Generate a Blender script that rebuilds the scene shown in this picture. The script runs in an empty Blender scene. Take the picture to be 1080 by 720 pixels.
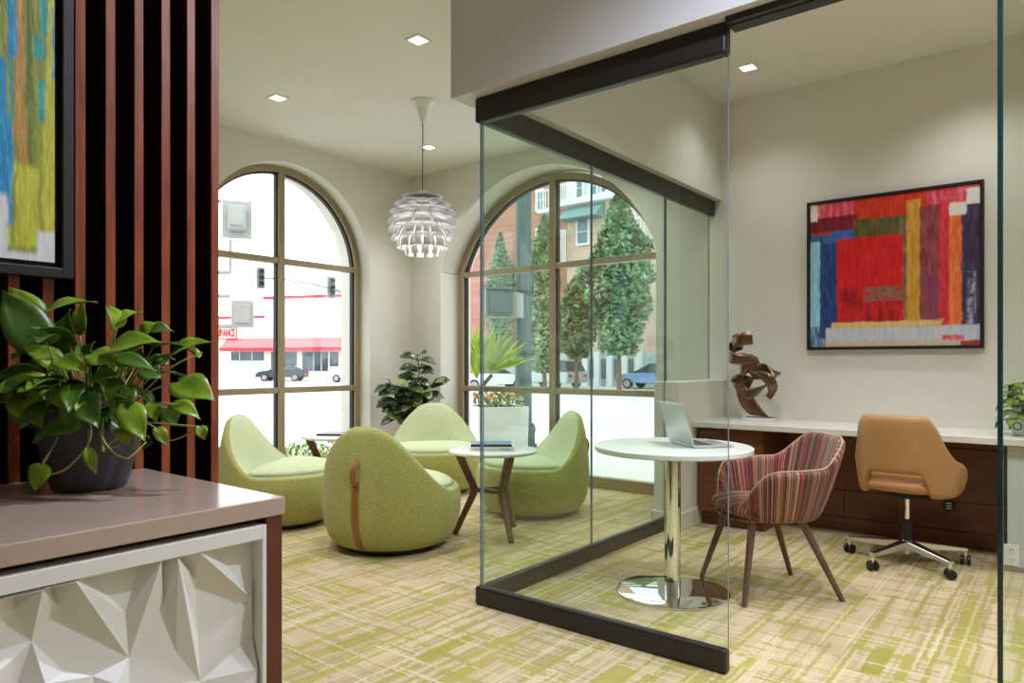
import bpy, bmesh, math, random
from mathutils import Vector, Matrix, Euler
from mathutils.geometry import delaunay_2d_cdt
PI = math.pi
sc = bpy.context.scene
COL = sc.collection
# ------------------------------------------------------------------ camera model (1080 x 720 frame)
EYE, FOC, CX, HOR = 1.16, 743.0, 540.0, 382.3
DX, DY = 0.7826, 0.6225
def at(px, py, t):
    u = (px - CX) / FOC; v = (HOR - py) / FOC
    return Vector(((DX + DY * u) * t, (DY - DX * u) * t, EYE + v * t))
def on_y(px, py, y):
    u = (px - CX) / FOC
    return at(px, py, y / (DY - DX * u))
def on_x(px, py, x):
    u = (px - CX) / FOC
    return at(px, py, x / (DX + DY * u))
def on_z(px, py, z):
    return at(px, py, (z - EYE) / ((HOR - py) / FOC))
def S(r, g, b):
    f = lambda c: (c / 255.0 / 12.92) if c <= 10 else (((c / 255.0) + 0.055) / 1.055) ** 2.4
    return (f(r), f(g), f(b), 1.0)

# ------------------------------------------------------------------ mesh builder
class MB:
    def __init__(self): self.v = []; self.f = []; self.uv = {}; self.mi = []
    def add(self, vs, fs, mi=0):
        o = len(self.v); self.v += [tuple(p) for p in vs]
        for q in fs: self.f.append([o + i for i in q]); self.mi.append(mi)
        return o
    def box(self, x0, y0, z0, x1, y1, z1, mi=0):
        self.add([(x0,y0,z0),(x1,y0,z0),(x1,y1,z0),(x0,y1,z0),(x0,y0,z1),(x1,y0,z1),(x1,y1,z1),(x0,y1,z1)],
                 [(0,3,2,1),(4,5,6,7),(0,1,5,4),(1,2,6,5),(2,3,7,6),(3,0,4,7)], mi)
        return self
    def hexa(self, lo, hi, mi=0):          # two quads (4 pts each) joined
        self.add(list(lo) + list(hi), [(0,3,2,1),(4,5,6,7),(0,1,5,4),(1,2,6,5),(2,3,7,6),(3,0,4,7)], mi)
        return self
    def lathe(self, prof, n=48, c=(0,0,0), a0=0.0, a1=2*PI, mi=0):
        full = abs(a1 - a0 - 2*PI) < 1e-6
        m = n if full else n + 1
        vs = []
        for r, z in prof:
            for k in range(m):
                a = a0 + (a1 - a0) * k / n
                vs.append((c[0] + r*math.cos(a), c[1] + r*math.sin(a), c[2] + z))
        fs = []
        for i in range(len(prof) - 1):
            for k in range(n):
                k2 = (k + 1) % m
                fs.append((i*m + k, i*m + k2, (i+1)*m + k2, (i+1)*m + k))
        self.add(vs, fs, mi); return self
    def tube(self, pts, r, n=8, mi=0, cap=True):
        pts = [Vector(p) for p in pts]
        rs = r if isinstance(r, (list, tuple)) else [r] * len(pts)
        vs, up = [], None
        for i, p in enumerate(pts):
            d = (pts[min(i+1, len(pts)-1)] - pts[max(i-1, 0)]).normalized()
            if up is None: up = Vector((0,0,1)) if abs(d.z) < .9 else Vector((1,0,0))
            s = d.cross(up)
            if s.length < 1e-5: s = d.cross(Vector((0.3,1,0.1)))
            s.normalize(); up = s.cross(d).normalized()
            for k in range(n):
                a = 2*PI*k/n
                vs.append(p + s*(math.cos(a)*rs[i]) + up*(math.sin(a)*rs[i]))
        fs = [(i*n+k, i*n+(k+1)%n, (i+1)*n+(k+1)%n, (i+1)*n+k) for i in range(len(pts)-1) for k in range(n)]
        if cap:
            fs.append(tuple(range(n))[::-1]); fs.append(tuple((len(pts)-1)*n + k for k in range(n)))
        self.add(vs, fs, mi); return self
    def bar(self, a, b, w, h, w2=None, h2=None, up=(0,0,1), mi=0):     # rectangular bar a->b
        a, b = Vector(a), Vector(b); d = (b - a).normalized(); up = Vector(up)
        s = d.cross(up)
        if s.length < 1e-5: s = d.cross(Vector((1,0,0)))
        s.normalize(); u = s.cross(d).normalized()
        w2 = w if w2 is None else w2; h2 = h if h2 is None else h2
        q = lambda p, w, h: [p - s*w/2 - u*h/2, p + s*w/2 - u*h/2, p + s*w/2 + u*h/2, p - s*w/2 + u*h/2]
        self.hexa(q(a, w, h), q(b, w2, h2), mi); return self
    def grid(self, rows, closed=False, mi=0):   # rows: list of equal-length point lists
        m = len(rows[0]); vs = [p for r in rows for p in r]
        fs = []
        for i in range(len(rows)-1):
            for k in range(m if closed else m-1):
                k2 = (k+1) % m
                fs.append((i*m+k, i*m+k2, (i+1)*m+k2, (i+1)*m+k))
        return self.add(vs, fs, mi)
    def sphere(self, c, r, nu=16, nv=10, sx=1, sy=1, sz=1, mi=0):
        rows = []
        for i in range(nv+1):
            a = PI*i/nv
            rr = max(math.sin(a), 1e-4)
            rows.append([(c[0]+sx*r*rr*math.cos(2*PI*k/nu), c[1]+sy*r*rr*math.sin(2*PI*k/nu), c[2]-sz*r*math.cos(a)) for k in range(nu)])
        self.grid(rows, True, mi); return self
    def build(self, name, mat, parent=None, smooth=None, bevel=0, bseg=2, sub=0, solid=0, uv=None, weld=False):
        me = bpy.data.meshes.new(name)
        me.from_pydata(self.v, [], self.f)
        mats = mat if isinstance(mat, (list, tuple)) else [mat]
        for m in mats: me.materials.append(m)
        if len(mats) > 1:
            for p, i in zip(me.polygons, self.mi): p.material_index = i
        if uv is not None:
            l = me.uv_layers.new(name='UVMap')
            for p in me.polygons:
                for li in p.loop_indices:
                    l.data[li].uv = uv[me.loops[li].vertex_index]
        bm = bmesh.new(); bm.from_mesh(me)
        if weld: bmesh.ops.remove_doubles(bm, verts=bm.verts, dist=1e-4)
        bmesh.ops.recalc_face_normals(bm, faces=bm.faces)
        bm.to_mesh(me); bm.free()
        if smooth is not None:
            me.shade_smooth()
            if smooth < 180: me.set_sharp_from_angle(angle=math.radians(smooth))
        o = bpy.data.objects.new(name, me); COL.objects.link(o)
        if parent is not None: o.parent = parent
        if solid:
            m = o.modifiers.new('solid', 'SOLIDIFY'); m.thickness = solid; m.offset = 0
        if bevel:
            m = o.modifiers.new('bevel', 'BEVEL'); m.width = bevel; m.segments = bseg; m.limit_method = 'ANGLE'; m.angle_limit = math.radians(40)
        if sub:
            m = o.modifiers.new('sub', 'SUBSURF'); m.levels = sub; m.render_levels = sub
        return o
def tag(o, label, cat, group=None):
    o['label'] = label; o['category'] = cat
    if group: o['group'] = group
    return o
def struct(o): o['kind'] = 'structure'; return o
def stuff(o): o['kind'] = 'stuff'; return o
def thing(name, label, cat, loc=(0,0,0), rz=0.0, group=None):
    o = bpy.data.objects.new(name, None); COL.objects.link(o); o.empty_display_size = .1
    o.location = loc; o.rotation_euler = (0,0,rz)
    return tag(o, label, cat, group)
def room(name, loc=(0,0,0)):
    o = bpy.data.objects.new(name, None); COL.objects.link(o); o.location = loc; return struct(o)
def dup(root, loc, rz, label, group=None):
    def cp(o, par):
        c = o.copy(); COL.objects.link(c)
        if par is not None: c.parent = par
        for ch in o.children: cp(ch, c)
        return c
    r = cp(root, None); r.location = loc; r.rotation_euler = (0,0,rz); r['label'] = label
    if group: r['group'] = group
    return r

# ------------------------------------------------------------------ materials
class NT:
    def __init__(self, name):
        self.m = bpy.data.materials.new(name); self.m.use_nodes = True
        self.t = self.m.node_tree; self.t.nodes.clear()
        self.out = self.t.nodes.new('ShaderNodeOutputMaterial')
    def n(self, typ, **kw):
        x = self.t.nodes.new('ShaderNode' + typ)
        for k, v in kw.items():
            if k.startswith('_'): setattr(x, k[1:], v)
            else: x.inputs[k.replace('__', ' ')].default_value = v
        return x
    def l(self, a, b): self.t.links.new(a, b)
    def math(self, op, a, b=0.0, clamp=False):
        x = self.t.nodes.new('ShaderNodeMath'); x.operation = op; x.use_clamp = clamp
        for i, q in enumerate((a, b)):
            if hasattr(q, 'node'): self.l(q, x.inputs[i])
            else: x.inputs[i].default_value = q
        return x.outputs[0]
    def mix(self, fac, a, b, blend='MIX'):
        x = self.t.nodes.new('ShaderNodeMix'); x.data_type = 'RGBA'; x.blend_type = blend
        for idx, q in ((0, fac), (6, a), (7, b)):
            if hasattr(q, 'node'): self.l(q, x.inputs[idx])
            else: x.inputs[idx].default_value = q
        return x.outputs[2]
    def coords(self, kind='Object', scale=(1,1,1), loc=(0,0,0), rot=(0,0,0)):
        tc = self.n('TexCoord'); mp = self.n('Mapping'); mp.inputs['Scale'].default_value = scale; mp.inputs['Location'].default_value = loc; mp.inputs['Rotation'].default_value = rot
        self.l(tc.outputs[kind], mp.inputs['Vector']); return mp.outputs[0]
    def noise(self, vec, scale=5, detail=2, rough=.5, dist=0):
        x = self.n('TexNoise'); x.inputs['Scale'].default_value = scale; x.inputs['Detail'].default_value = detail; x.inputs['Roughness'].default_value = rough; x.inputs['Distortion'].default_value = dist
        if vec is not None: self.l(vec, x.inputs['Vector'])
        return x.outputs['Fac']
    def ramp(self, fac, stops, interp='LINEAR'):
        x = self.n('ValToRGB'); cr = x.color_ramp; cr.interpolation = interp
        while len(cr.elements) < len(stops): cr.elements.new(0.5)
        for e, (p, c) in zip(cr.elements, stops):
            e.position = p; e.color = c if len(c) == 4 else (*c, 1)
        self.l(fac, x.inputs[0]); return x.outputs[0]
    def step(self, v, a, b):        # smooth 0..1 between a and b
        x = self.n('MapRange'); x.interpolation_type = 'SMOOTHSTEP'
        self.l(v, x.inputs['Value']); x.inputs['From Min'].default_value = a; x.inputs['From Max'].default_value = b
        return x.outputs['Result']
    def pbsdf(self, color=(.5,.5,.5,1), rough=.5, metal=0.0, bump=None, bstr=.3, bdist=.01, **kw):
        p = self.n('BsdfPrincipled')
        for k, q in (('Base Color', color), ('Roughness', rough), ('Metallic', metal)):
            if hasattr(q, 'node'): self.l(q, p.inputs[k])
            else: p.inputs[k].default_value = q
        for k, q in kw.items(): p.inputs[k.replace('__', ' ')].default_value = q
        if bump is not None:
            b = self.n('Bump'); b.inputs['Strength'].default_value = bstr; b.inputs['Distance'].default_value = bdist
            self.l(bump, b.inputs['Height']); self.l(b.outputs[0], p.inputs['Normal'])
        self.l(p.outputs[0], self.out.inputs[0]); self.p = p
        return self.m
def simple(name, col, rough=.5, metal=0.0, var=0.06, vscale=3.0, bumpscale=0, bstr=.15, bdist=.004, **kw):
    t = NT(name); v = t.coords()
    nz = t.noise(v, vscale, 3)
    d = tuple(c*(1-var) for c in col[:3]) + (1,); e = tuple(min(1, c*(1+var)) for c in col[:3]) + (1,)
    c = t.ramp(nz, [(.3, d), (.7, e)])
    b = t.noise(v, bumpscale, 2) if bumpscale else None
    return t.pbsdf(c, rough, metal, b, bstr, bdist, **kw)
M = {}
M['wall'] = simple('wall_paint', S(222,219,209), .75, var=.02, bumpscale=180, bstr=.05)
M['ceil'] = simple('ceiling_paint', S(228,227,219), .8, var=.015)
M['soffit'] = simple('soffit_paint', S(222,222,231), .7, var=.01)
M['base_paint'] = simple('trim_paint', S(222,216,200), .45, var=.02)
M['bronze'] = simple('bronze_aluminium', S(158,142,112), .4, .2, var=.05)
M['gasket'] = simple('dark_glazing_gasket', S(30,28,28), .6)
M['rail'] = simple('dark_anodised_metal', S(46,41,43), .38, .3, var=.05)
M['chrome'] = simple('polished_chrome', (.86,.87,.88,1), .04, 1.0, var=.01)
M['alu'] = simple('brushed_aluminium', (.72,.73,.75,1), .22, 1.0, var=.03)
M['white_top'] = simple('white_laminate', S(226,228,226), .28, var=.01)
M['quartz'] = simple('white_quartz', S(226,224,218), .22, var=.02, vscale=8)
M['black_plastic'] = simple('black_plastic', S(22,21,22), .4)
M['white_plastic'] = simple('white_plastic', S(232,232,228), .4)
M['grey_plastic'] = simple('grey_signal_housing', S(150,150,146), .5)
M['soil'] = simple('potting_soil', S(52,38,28), .95, var=.4, vscale=60, bumpscale=80, bstr=.8)
M['leather'] = simple('camel_leather', S(178,134,84), .42, var=.06, vscale=4, bumpscale=220, bstr=.12)
M['seat_leather'] = simple('tan_seat_leather', S(180,126,78), .4, var=.05, bumpscale=220, bstr=.12)
M['strap'] = simple('strap_leather', S(150,96,44), .45, var=.12, vscale=20, bumpscale=300, bstr=.15)
M['pot_dark'] = simple('charcoal_ceramic', S(58,55,66), .42, var=.06)
M['white_lacquer'] = simple('white_lacquer', S(226,224,222), .45, var=.01)
M['lamp_white'] = simple('white_painted_metal', S(236,236,238), .32, var=.01)
M['silver'] = simple('laptop_aluminium', S(205,208,210), .35, .6, var=.01)
M['screen'] = simple('dark_laptop_screen', S(14,15,18), .12)
M['bronze_art'] = simple('patinated_bronze', S(118,92,74), .3, .85, var=.22, vscale=9, bumpscale=60, bstr=.12)
M['stone_base'] = simple('white_marble', S(224,222,216), .35, var=.04, vscale=12)
M['pale_cab'] = simple('pale_grey_laminate', S(198,204,200), .4, var=.02)
M['book_white'] = simple('book_paper_white', S(222,220,214), .6, var=.04, vscale=40)
M['book_blue'] = simple('book_cover_blue', S(110,150,190), .3, var=.25, vscale=18)
M['book_dark'] = simple('book_spine_black', S(24,26,32), .4)
M['book_grey'] = simple('magazine_cover_grey', S(110,118,130), .3, var=.3, vscale=14)
def wood(name, a, b, rough=.35, scale=(1,1,1), **kw):
    t = NT(name); v = t.coords(scale=scale)
    n1 = t.noise(v, 6, 5, .6, .6)
    c = t.ramp(n1, [(.3, a), (.7, b)])
    return t.pbsdf(c, rough, 0, n1, .06, .003, **kw)
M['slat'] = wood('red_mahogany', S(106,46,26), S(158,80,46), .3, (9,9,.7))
M['slat_side'] = wood('shade_painted_slat_side', S(44,18,12), S(60,26,16), .4, (9,9,.7))  # groove shade painted onto the slat sides as a darker wood tone
M['slat_back'] = simple('black_stained_backing', S(14,8,8), .6)
M['desk_wood'] = wood('dark_walnut_veneer', S(92,46,28), S(120,68,42), .35, (9,1.2,9))
M['cab_wood'] = wood('mahogany_end_panel', S(82,38,24), S(104,52,34), .35, (6,6,.9))
M['table_wood'] = wood('walnut_table_base', S(84,52,32), S(122,78,48), .4, (9,9,2))
M['leg_wood'] = wood('grey_walnut_leg', S(88,66,54), S(118,92,76), .35, (14,14,2))
def thin_glass(name, tint, refl=1.5, extra=0.0):
    t = NT(name)
    fr = t.n('Fresnel', IOR=1.5); geo = t.n('NewGeometry')
    f = t.math('MULTIPLY', fr.outputs[0], t.math('SUBTRACT', 1.0, geo.outputs['Backfacing']))
    f = t.math('MULTIPLY', f, refl, True)
    nz = t.noise(t.coords(), .8, 1)
    tn = t.mix(nz, tint, tuple(min(1, c*1.01) for c in tint[:3]) + (1,))
    tr = t.n('BsdfTransparent'); t.l(tn, tr.inputs[0])
    gl = t.n('BsdfAnisotropic'); gl.inputs['Roughness'].default_value = 0.0
    mx = t.n('MixShader'); t.l(f, mx.inputs[0]); t.l(tr.outputs[0], mx.inputs[1]); t.l(gl.outputs[0], mx.inputs[2])
    t.l(mx.outputs[0], t.out.inputs[0]); return t.m
M['glass'] = thin_glass('partition_glass', (.935,.975,.945,1), 1.7)
M['win_glass'] = thin_glass('window_glass', (.985,.995,.99,1), 1.2)
M['glass_edge'] = simple('glass_edge_blue', S(96,122,140), .15, var=.1)
M['glass_edge_dark'] = simple('glass_edge_teal', S(20,46,50), .12, var=.3, vscale=2)
def emit(name, col, s):
    t = NT(name); nz = t.noise(t.coords(), 3, 1)
    e = t.n('Emission', Strength=s); t.l(t.mix(nz, col, col), e.inputs['Color']); t.l(e.outputs[0], t.out.inputs[0]); return t.m
M['lens'] = emit('lit_downlight_lens', (1,.93,.82,1), 6.0)
M['bulb'] = emit('lit_bulb', (1,.95,.88,1), 4.0)
# bouclé fabrics
def boucle(name, a, b):
    t = NT(name); v = t.coords()
    vo = t.n('TexVoronoi'); vo.inputs['Scale'].default_value = 210; t.l(v, vo.inputs['Vector'])
    n1 = t.noise(v, 170, 3, .7)
    h = t.math('ADD', t.math('MULTIPLY', vo.outputs['Distance'], -.6), n1)
    c = t.ramp(h, [(.0, a), (.45, b)])
    return t.pbsdf(c, .92, 0, h, .7, .006, Sheen__Weight=.25)
M['boucle_out'] = boucle('lime_boucle', S(150,150,70), S(202,202,122))
M['boucle_in'] = boucle('pale_green_boucle', S(188,200,146), S(228,234,198))
# carpet
def carpet():
    t = NT('patterned_carpet'); v = t.coords()
    jt = t.n('TexNoise'); jt.inputs['Scale'].default_value = 55; jt.inputs['Detail'].default_value = 2; t.l(v, jt.inputs['Vector'])
    sj = t.n('SeparateXYZ'); t.l(jt.outputs['Color'], sj.inputs[0]); sp = t.n('SeparateXYZ'); t.l(v, sp.inputs[0])
    x = t.math('ADD', sp.outputs[0], t.math('MULTIPLY', t.math('SUBTRACT', sj.outputs[0], .5), .03))
    y = t.math('ADD', sp.outputs[1], t.math('MULTIPLY', t.math('SUBTRACT', sj.outputs[1], .5), .022))
    dens = t.math('MULTIPLY', t.math('SUBTRACT', t.noise(t.coords(scale=(.9,1.3,1)), 1.0, 2), .5), .9)
    def strips(a, b, ln, wd, p, seed, var=0.0):
        """woven strips: length ln along a, width wd across b, share p of them dyed"""
        row = t.math('FLOOR', t.math('DIVIDE', b, wd))
        wn = t.n('TexWhiteNoise', _noise_dimensions='1D'); t.l(t.math('ADD', row, seed), wn.inputs['W'])
        cell = t.math('FLOOR', t.math('ADD', t.math('DIVIDE', a, ln), t.math('MULTIPLY', wn.outputs['Value'], 9.0)))
        cb = t.n('CombineXYZ'); t.l(cell, cb.inputs[0]); t.l(row, cb.inputs[1]); cb.inputs[2].default_value = seed
        w2 = t.n('TexWhiteNoise', _noise_dimensions='3D'); t.l(cb.outputs[0], w2.inputs['Vector'])
        thr = t.math('MULTIPLY', t.math('ADD', 1.0, t.math('MULTIPLY', dens, 2.2)), p) if var else p
        return t.math('LESS_THAN', w2.outputs['Value'], thr)
    br = t.n('TexBrick'); t.l(v, br.inputs['Vector'])
    br.inputs['Scale'].default_value = 1.0; br.inputs['Brick Width'].default_value = .5; br.inputs['Row Height'].default_value = .25
    br.inputs['Mortar Size'].default_value = .0; br.inputs['Color1'].default_value = (0,0,0,1); br.inputs['Color2'].default_value = (1,1,1,1); br.inputs['Mortar'].default_value = (.5,.5,.5,1)
    base = t.mix(br.outputs['Color'], S(212,190,154), S(202,179,144))
    def lay(c, m, op, col): return t.mix(t.math('MULTIPLY', m, op), c, col)
    c = lay(base, strips(x, y, .75, .034, .22, 3.0), .35, S(184,158,120))
    c = lay(c, strips(x, y, .40, .060, .16, 13.0), .5, S(224,206,176))
    c = lay(c, strips(y, x, .35, .010, .13, 23.0), .5, S(168,150,104))
    c = lay(c, strips(x, y, .9, .009, .16, 33.0), .5, S(166,150,100))
    c = lay(c, strips(y, x, .30, .014, .08, 43.0, 1), .75, S(162,154,66))
    c = lay(c, strips(y, x, .22, .045, .035, 53.0, 1), .75, S(170,162,70))
    c = lay(c, strips(x, y, .62, .018, .14, 63.0, 1), .75, S(164,156,62))
    c = lay(c, strips(x, y, .48, .040, .125, 73.0, 1), .82, S(174,164,72))
    c = lay(c, strips(x, y, .30, .070, .045, 83.0, 1), .82, S(160,154,58))
    c = lay(c, strips(x, y, .55, .012, .08, 93.0), .5, S(226,212,178))
    c = lay(c, strips(y, x, .30, .009, .06, 103.0), .6, S(228,214,180))
    g = t.noise(v, 210, 3, .8)
    c = t.mix(t.math('MULTIPLY', t.step(g, .62, .36), .36), c, S(112,92,66))
    c = t.mix(t.math('MULTIPLY', t.step(g, .55, .75), .32), c, S(244,236,214))
    return t.pbsdf(c, .95, 0, g, .6, .006)
M['carpet'] = carpet()
# striped upholstery (u of the UV map runs across the stripes)
def stripes():
    t = NT('striped_upholstery'); tc = t.n('TexCoord'); sp = t.n('SeparateXYZ'); t.l(tc.outputs['UV'], sp.inputs[0])
    fine = t.noise(t.coords(scale=(1,1,1)), 260, 2)
    u = t.math('ADD', t.math('MULTIPLY', sp.outputs[0], 250.0), t.math('MULTIPLY', fine, .5))
    wn = t.n('TexWhiteNoise', _noise_dimensions='1D'); t.l(t.math('FLOOR', u), wn.inputs['W'])
    c = t.ramp(wn.outputs['Value'], [(0, S(136,48,46)), (.13, S(76,46,40)), (.27, S(190,158,128)), (.36, S(150,58,52)), (.46, S(120,84,68)), (.56, S(52,40,44)), (.64, S(190,104,72)),
                                     (.71, S(150,132,108)), (.79, S(120,34,52)), (.89, S(178,138,112)), (.94, S(88,86,84))], 'CONSTANT')
    fr = t.math('ABSOLUTE', t.math('SUBTRACT', t.math('FRACT', u), .5))
    c = t.mix(t.math('MULTIPLY', t.step(fr, .36, .5), .4), c, S(60,40,36))
    return t.pbsdf(c, .85, 0, fr, .25, .002, Sheen__Weight=.15)
M['stripe'] = stripes()
M['piping'] = simple('beige_piping', S(206,176,140), .8)
def leafmat(name, a, b, rough=.38, sc_=14):
    t = NT(name); v = t.coords(); n1 = t.noise(v, sc_, 3)
    c = t.ramp(n1, [(.3, a), (.7, b)])
    return t.pbsdf(c, rough, 0, n1, .1, .004, Transmission__Weight=0.0)
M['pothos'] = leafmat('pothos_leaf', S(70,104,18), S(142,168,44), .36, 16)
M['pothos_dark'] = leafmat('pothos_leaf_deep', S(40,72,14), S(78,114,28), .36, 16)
M['vine'] = leafmat('pothos_stem', S(120,134,62), S(168,166,96), .5)
M['ficus'] = leafmat('rubber_plant_leaf', S(30,48,26), S(74,96,56), .25, 18)
M['ficus_var'] = leafmat('rubber_plant_leaf_variegated', S(96,112,60), S(168,176,112), .3, 22)
M['bark'] = wood('bark', S(84,66,48), S(120,98,74), .8, (4,4,1))
M['hedge'] = leafmat('hedge_leaf', S(96,132,54), S(176,196,110), .5, 5)
M['tree_leaf'] = leafmat('street_tree_leaf', S(66,104,74), S(140,172,130), .6, 1.2)
M['tree_leaf_b'] = leafmat('street_tree_leaf_olive', S(92,116,76), S(150,166,118), .6, 1.2)
M['palm'] = leafmat('palm_blade', S(124,164,28), S(196,216,64), .4, 6)
M['flower'] = leafmat('flower_petal', S(214,86,60), S(240,170,90), .5, 9)
# ================================================================== ROOM SHELL
CEIL = 3.18
WA, WB = 5.64, 5.33            # inner faces of the two window walls (y = WA, x = WB)
fl = MB().box(-2.7,-3.7,-.06, 5.62,6.0,0).build('floor', M['carpet']); struct(fl)
ce = MB().box(-2.7,-3.7,CEIL, 5.85,6.15,CEIL+.15).build('ceiling', M['ceil']); struct(ce)

def arch_top(s, c, half, zs, zc, r):
    if abs(s - c) > half: return None
    return max(zs, zc + math.sqrt(max(r*r - (s-c)**2, 0))) if abs(s-c) < r else zs
def arch_wall(name, n0, n1, lo, hi, c, half, zs, zc, r, fm, mat):
    mb = MB()
    def P(s, n, z): return fm(s, n, z)
    def slab(s0, s1, za0, za1):
        mb.add([P(s0,n0,za0),P(s1,n0,za1),P(s1,n1,za1),P(s0,n1,za0),P(s0,n0,CEIL),P(s1,n0,CEIL),P(s1,n1,CEIL),P(s0,n1,CEIL)],
               [(0,3,2,1),(4,5,6,7),(0,1,5,4),(2,3,7,6)])
    mb.add([P(lo,n0,0),P(c-half,n0,0),P(c-half,n1,0),P(lo,n1,0),P(lo,n0,CEIL),P(c-half,n0,CEIL),P(c-half,n1,CEIL),P(lo,n1,CEIL)],
           [(0,3,2,1),(4,5,6,7),(0,1,5,4),(2,3,7,6),(3,0,4,7)])
    mb.add([P(c+half,n0,0),P(hi,n0,0),P(hi,n1,0),P(c+half,n1,0),P(c+half,n0,CEIL),P(hi,n0,CEIL),P(hi,n1,CEIL),P(c+half,n1,CEIL)],
           [(0,3,2,1),(4,5,6,7),(0,1,5,4),(1,2,6,5),(2,3,7,6)])
    mb.add([P(c-half,n0,0),P(c-half,n1,0),P(c-half,n1,zs),P(c-half,n0,zs)], [(0,1,2,3)])
    mb.add([P(c+half,n0,0),P(c+half,n1,0),P(c+half,n1,zs),P(c+half,n0,zs)], [(0,1,2,3)])
    N = 56
    ss = [c - half*math.cos(PI*k/N) for k in range(N+1)]
    for a, b in zip(ss, ss[1:]): slab(a, b, arch_top(a,c,half,zs,zc,r), arch_top(b,c,half,zs,zc,r))
    return struct(mb.build(name, mat, smooth=30, weld=True))
A1 = dict(c=3.83, half=.92, zs=2.08, zc=2.08, r=.92)
A2 = dict(c=3.955, half=1.245, zs=2.11, zc=1.70, r=1.312)
fmA = lambda s, n, z: (s, n, z)
fmB = lambda s, n, z: (n, s, z)
arch_wall('wall_back', WA, WA+.47, -2.7, WB+.47, fm=fmA, mat=M['wall'], **A1)
arch_wall('wall_right', WB, WB+.47, -1.25, WA, fm=fmB, mat=M['wall'], **A2)
# unseen far side of the room
mb = MB(); X0, X1 = -2.85, -2.7
mb.box(X0,-3.7,0,X1,6.11,CEIL)
struct(mb.build('wall_left', M['wall']))
struct(MB().box(-2.85,-3.85,0,5.8,-3.7,CEIL).build('wall_front', M['wall']))
mb = MB(); mb.box(WB,-3.7,0,WB+.47,-3.4,CEIL); mb.box(WB,-3.4,2.85,WB+.47,-1.25,CEIL); mb.box(WB,-3.4,0,WB+.47,-1.25,.78)  # the gap is an added, unseen opening for daylight from the right
struct(mb.build('wall_right_near', M['wall']))

def make_window(name, n, fm, c, half, zs, zc, r, zmid, shrink, dpt=.085):
    root = room(name)
    half2, r2 = half - shrink, r - shrink
    zs2 = zc + math.sqrt(max(r2*r2 - half2*half2, 0)) if half2 < r2 - 1e-6 else zc
    def outline(off):
        h, rr = half2 - off, r2 - off
        z0 = zc + math.sqrt(max(rr*rr - h*h, 0)) if h < rr - 1e-6 else zc
        pts = [(c - h, 0.0)]
        a0 = math.acos(max(-1, min(1, -h/rr))) if h < rr else PI
        N = 48
        for k in range(N+1):
            a = a0 + (PI - a0 - a0 + 0) * 0
            ang = a0 + ((PI - a0) - a0) * k / N
            pts.append((c + rr*math.cos(ang), zc + rr*math.sin(ang)))
        pts.append((c + h, 0.0)); return pts
    W = .062
    def ring(o0, o1, na, nb):
        a, b = outline(o0), outline(o1); mb = MB()
        rows = [[fm(s,na,z) for s,z in a],[fm(s,na,z) for s,z in b],[fm(s,nb,z) for s,z in b],[fm(s,nb,z) for s,z in a],[fm(s,na,z) for s,z in a]]
        mb.grid(rows); return mb
    fr = ring(0, W, n, n+dpt)
    def hb(mb, s0, s1, z0, z1, na=n, nb=n+dpt):
        p, q = fm(s0,na,z0), fm(s1,nb,z1); mb.box(min(p[0],q[0]),min(p[1],q[1]),p[2],max(p[0],q[0]),max(p[1],q[1]),q[2])
    hb(fr, c-half2, c+half2, 0, .10)
    fr.build('frame', M['bronze'], root, smooth=40)
    gk = ring(W, W+.016, n+.03, n+.075).build('gasket', M['gasket'], root, smooth=40)
    ztop = lambda s, off: arch_top(s, c, half2-off, 0, zc, r2-off) or zs2
    m = MB(); hb(m, c-.033, c+.033, .10, ztop(c, W)); m.build('mullion', M['bronze'], root, bevel=.006)
    g2 = MB(); hb(g2, c-.047, c-.033, .10, ztop(c, W), n+.03, n+.075); hb(g2, c+.033, c+.047, .10, ztop(c, W), n+.03, n+.075); g2.build('mullion_gasket', M['gasket'], root)
    for z in zmid:
        t = MB(); hb(t, c-half2+W*.6, c-.034, z-.028, z+.028, n+.004); hb(t, c+.034, c+half2-W*.6, z-.028, z+.028, n+.004)
        t.build('transom', M['bronze'], root, bevel=.005)
    gp = MB(); N = 48
    hh = half2 - W + .012
    ss = [c - hh*math.cos(PI*k/N) for k in range(N+1)]
    top = [arch_top(s, c, half2, 0, zc, r2 - W + .012) or zs2 for s in ss]
    na, nb = n+.048, n+.056
    rows = [[fm(s,na,.09) for s in ss],[fm(s,na,z) for s,z in zip(ss,top)],[fm(s,nb,z) for s,z in zip(ss,top)],[fm(s,nb,.09) for s in ss],[fm(s,na,.09) for s in ss]]
    gp.grid(rows); gp.build('glass_pane', M['win_glass'], root)
    return root
make_window('window_1', 5.80, fmA, zmid=(2.115, .90), shrink=-.003, **A1)
make_window('window_2', 5.59, fmB, zmid=(2.10, .885), shrink=.02, **A2)
# reveal sills outside
# dropped bulkhead that carries the glass office front
mb = MB(); mb.box(2.465,-3.7,2.428,2.656,2.336,CEIL); mb.box(2.656,2.146,2.428,WB,2.336,CEIL,1)
struct(mb.build('ceiling_soffit', [M['soffit'], M['wall']]))
# low wall at the end of the desk, with skirting
struct(MB().box(4.517,2.12,0,WB,2.312,1.026).build('wall_low', M['wall'], bevel=.004))
bb = MB(); bb.box(4.517,2.106,0,WB,2.12,.12); bb.box(4.503,2.106,0,4.517,2.326,.12); bb.box(4.503,2.312,0,WB,2.326,.12)
struct(bb.build('baseboard_low', M['base_paint'], bevel=.004))
mb = MB(); mb.box(WB-.014,2.326,0,WB,2.70,.12); mb.box(WB-.014,5.21,0,WB,WA,.12)
struct(mb.build('baseboard_right', M['base_paint'], bevel=.004))
mb = MB(); mb.box(4.76,WA-.014,0,WB-.014,WA,.12); mb.box(-2.7,WA-.014,0,2.90,WA,.12)
struct(mb.build('baseboard_back', M['base_paint'], bevel=.004))

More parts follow.
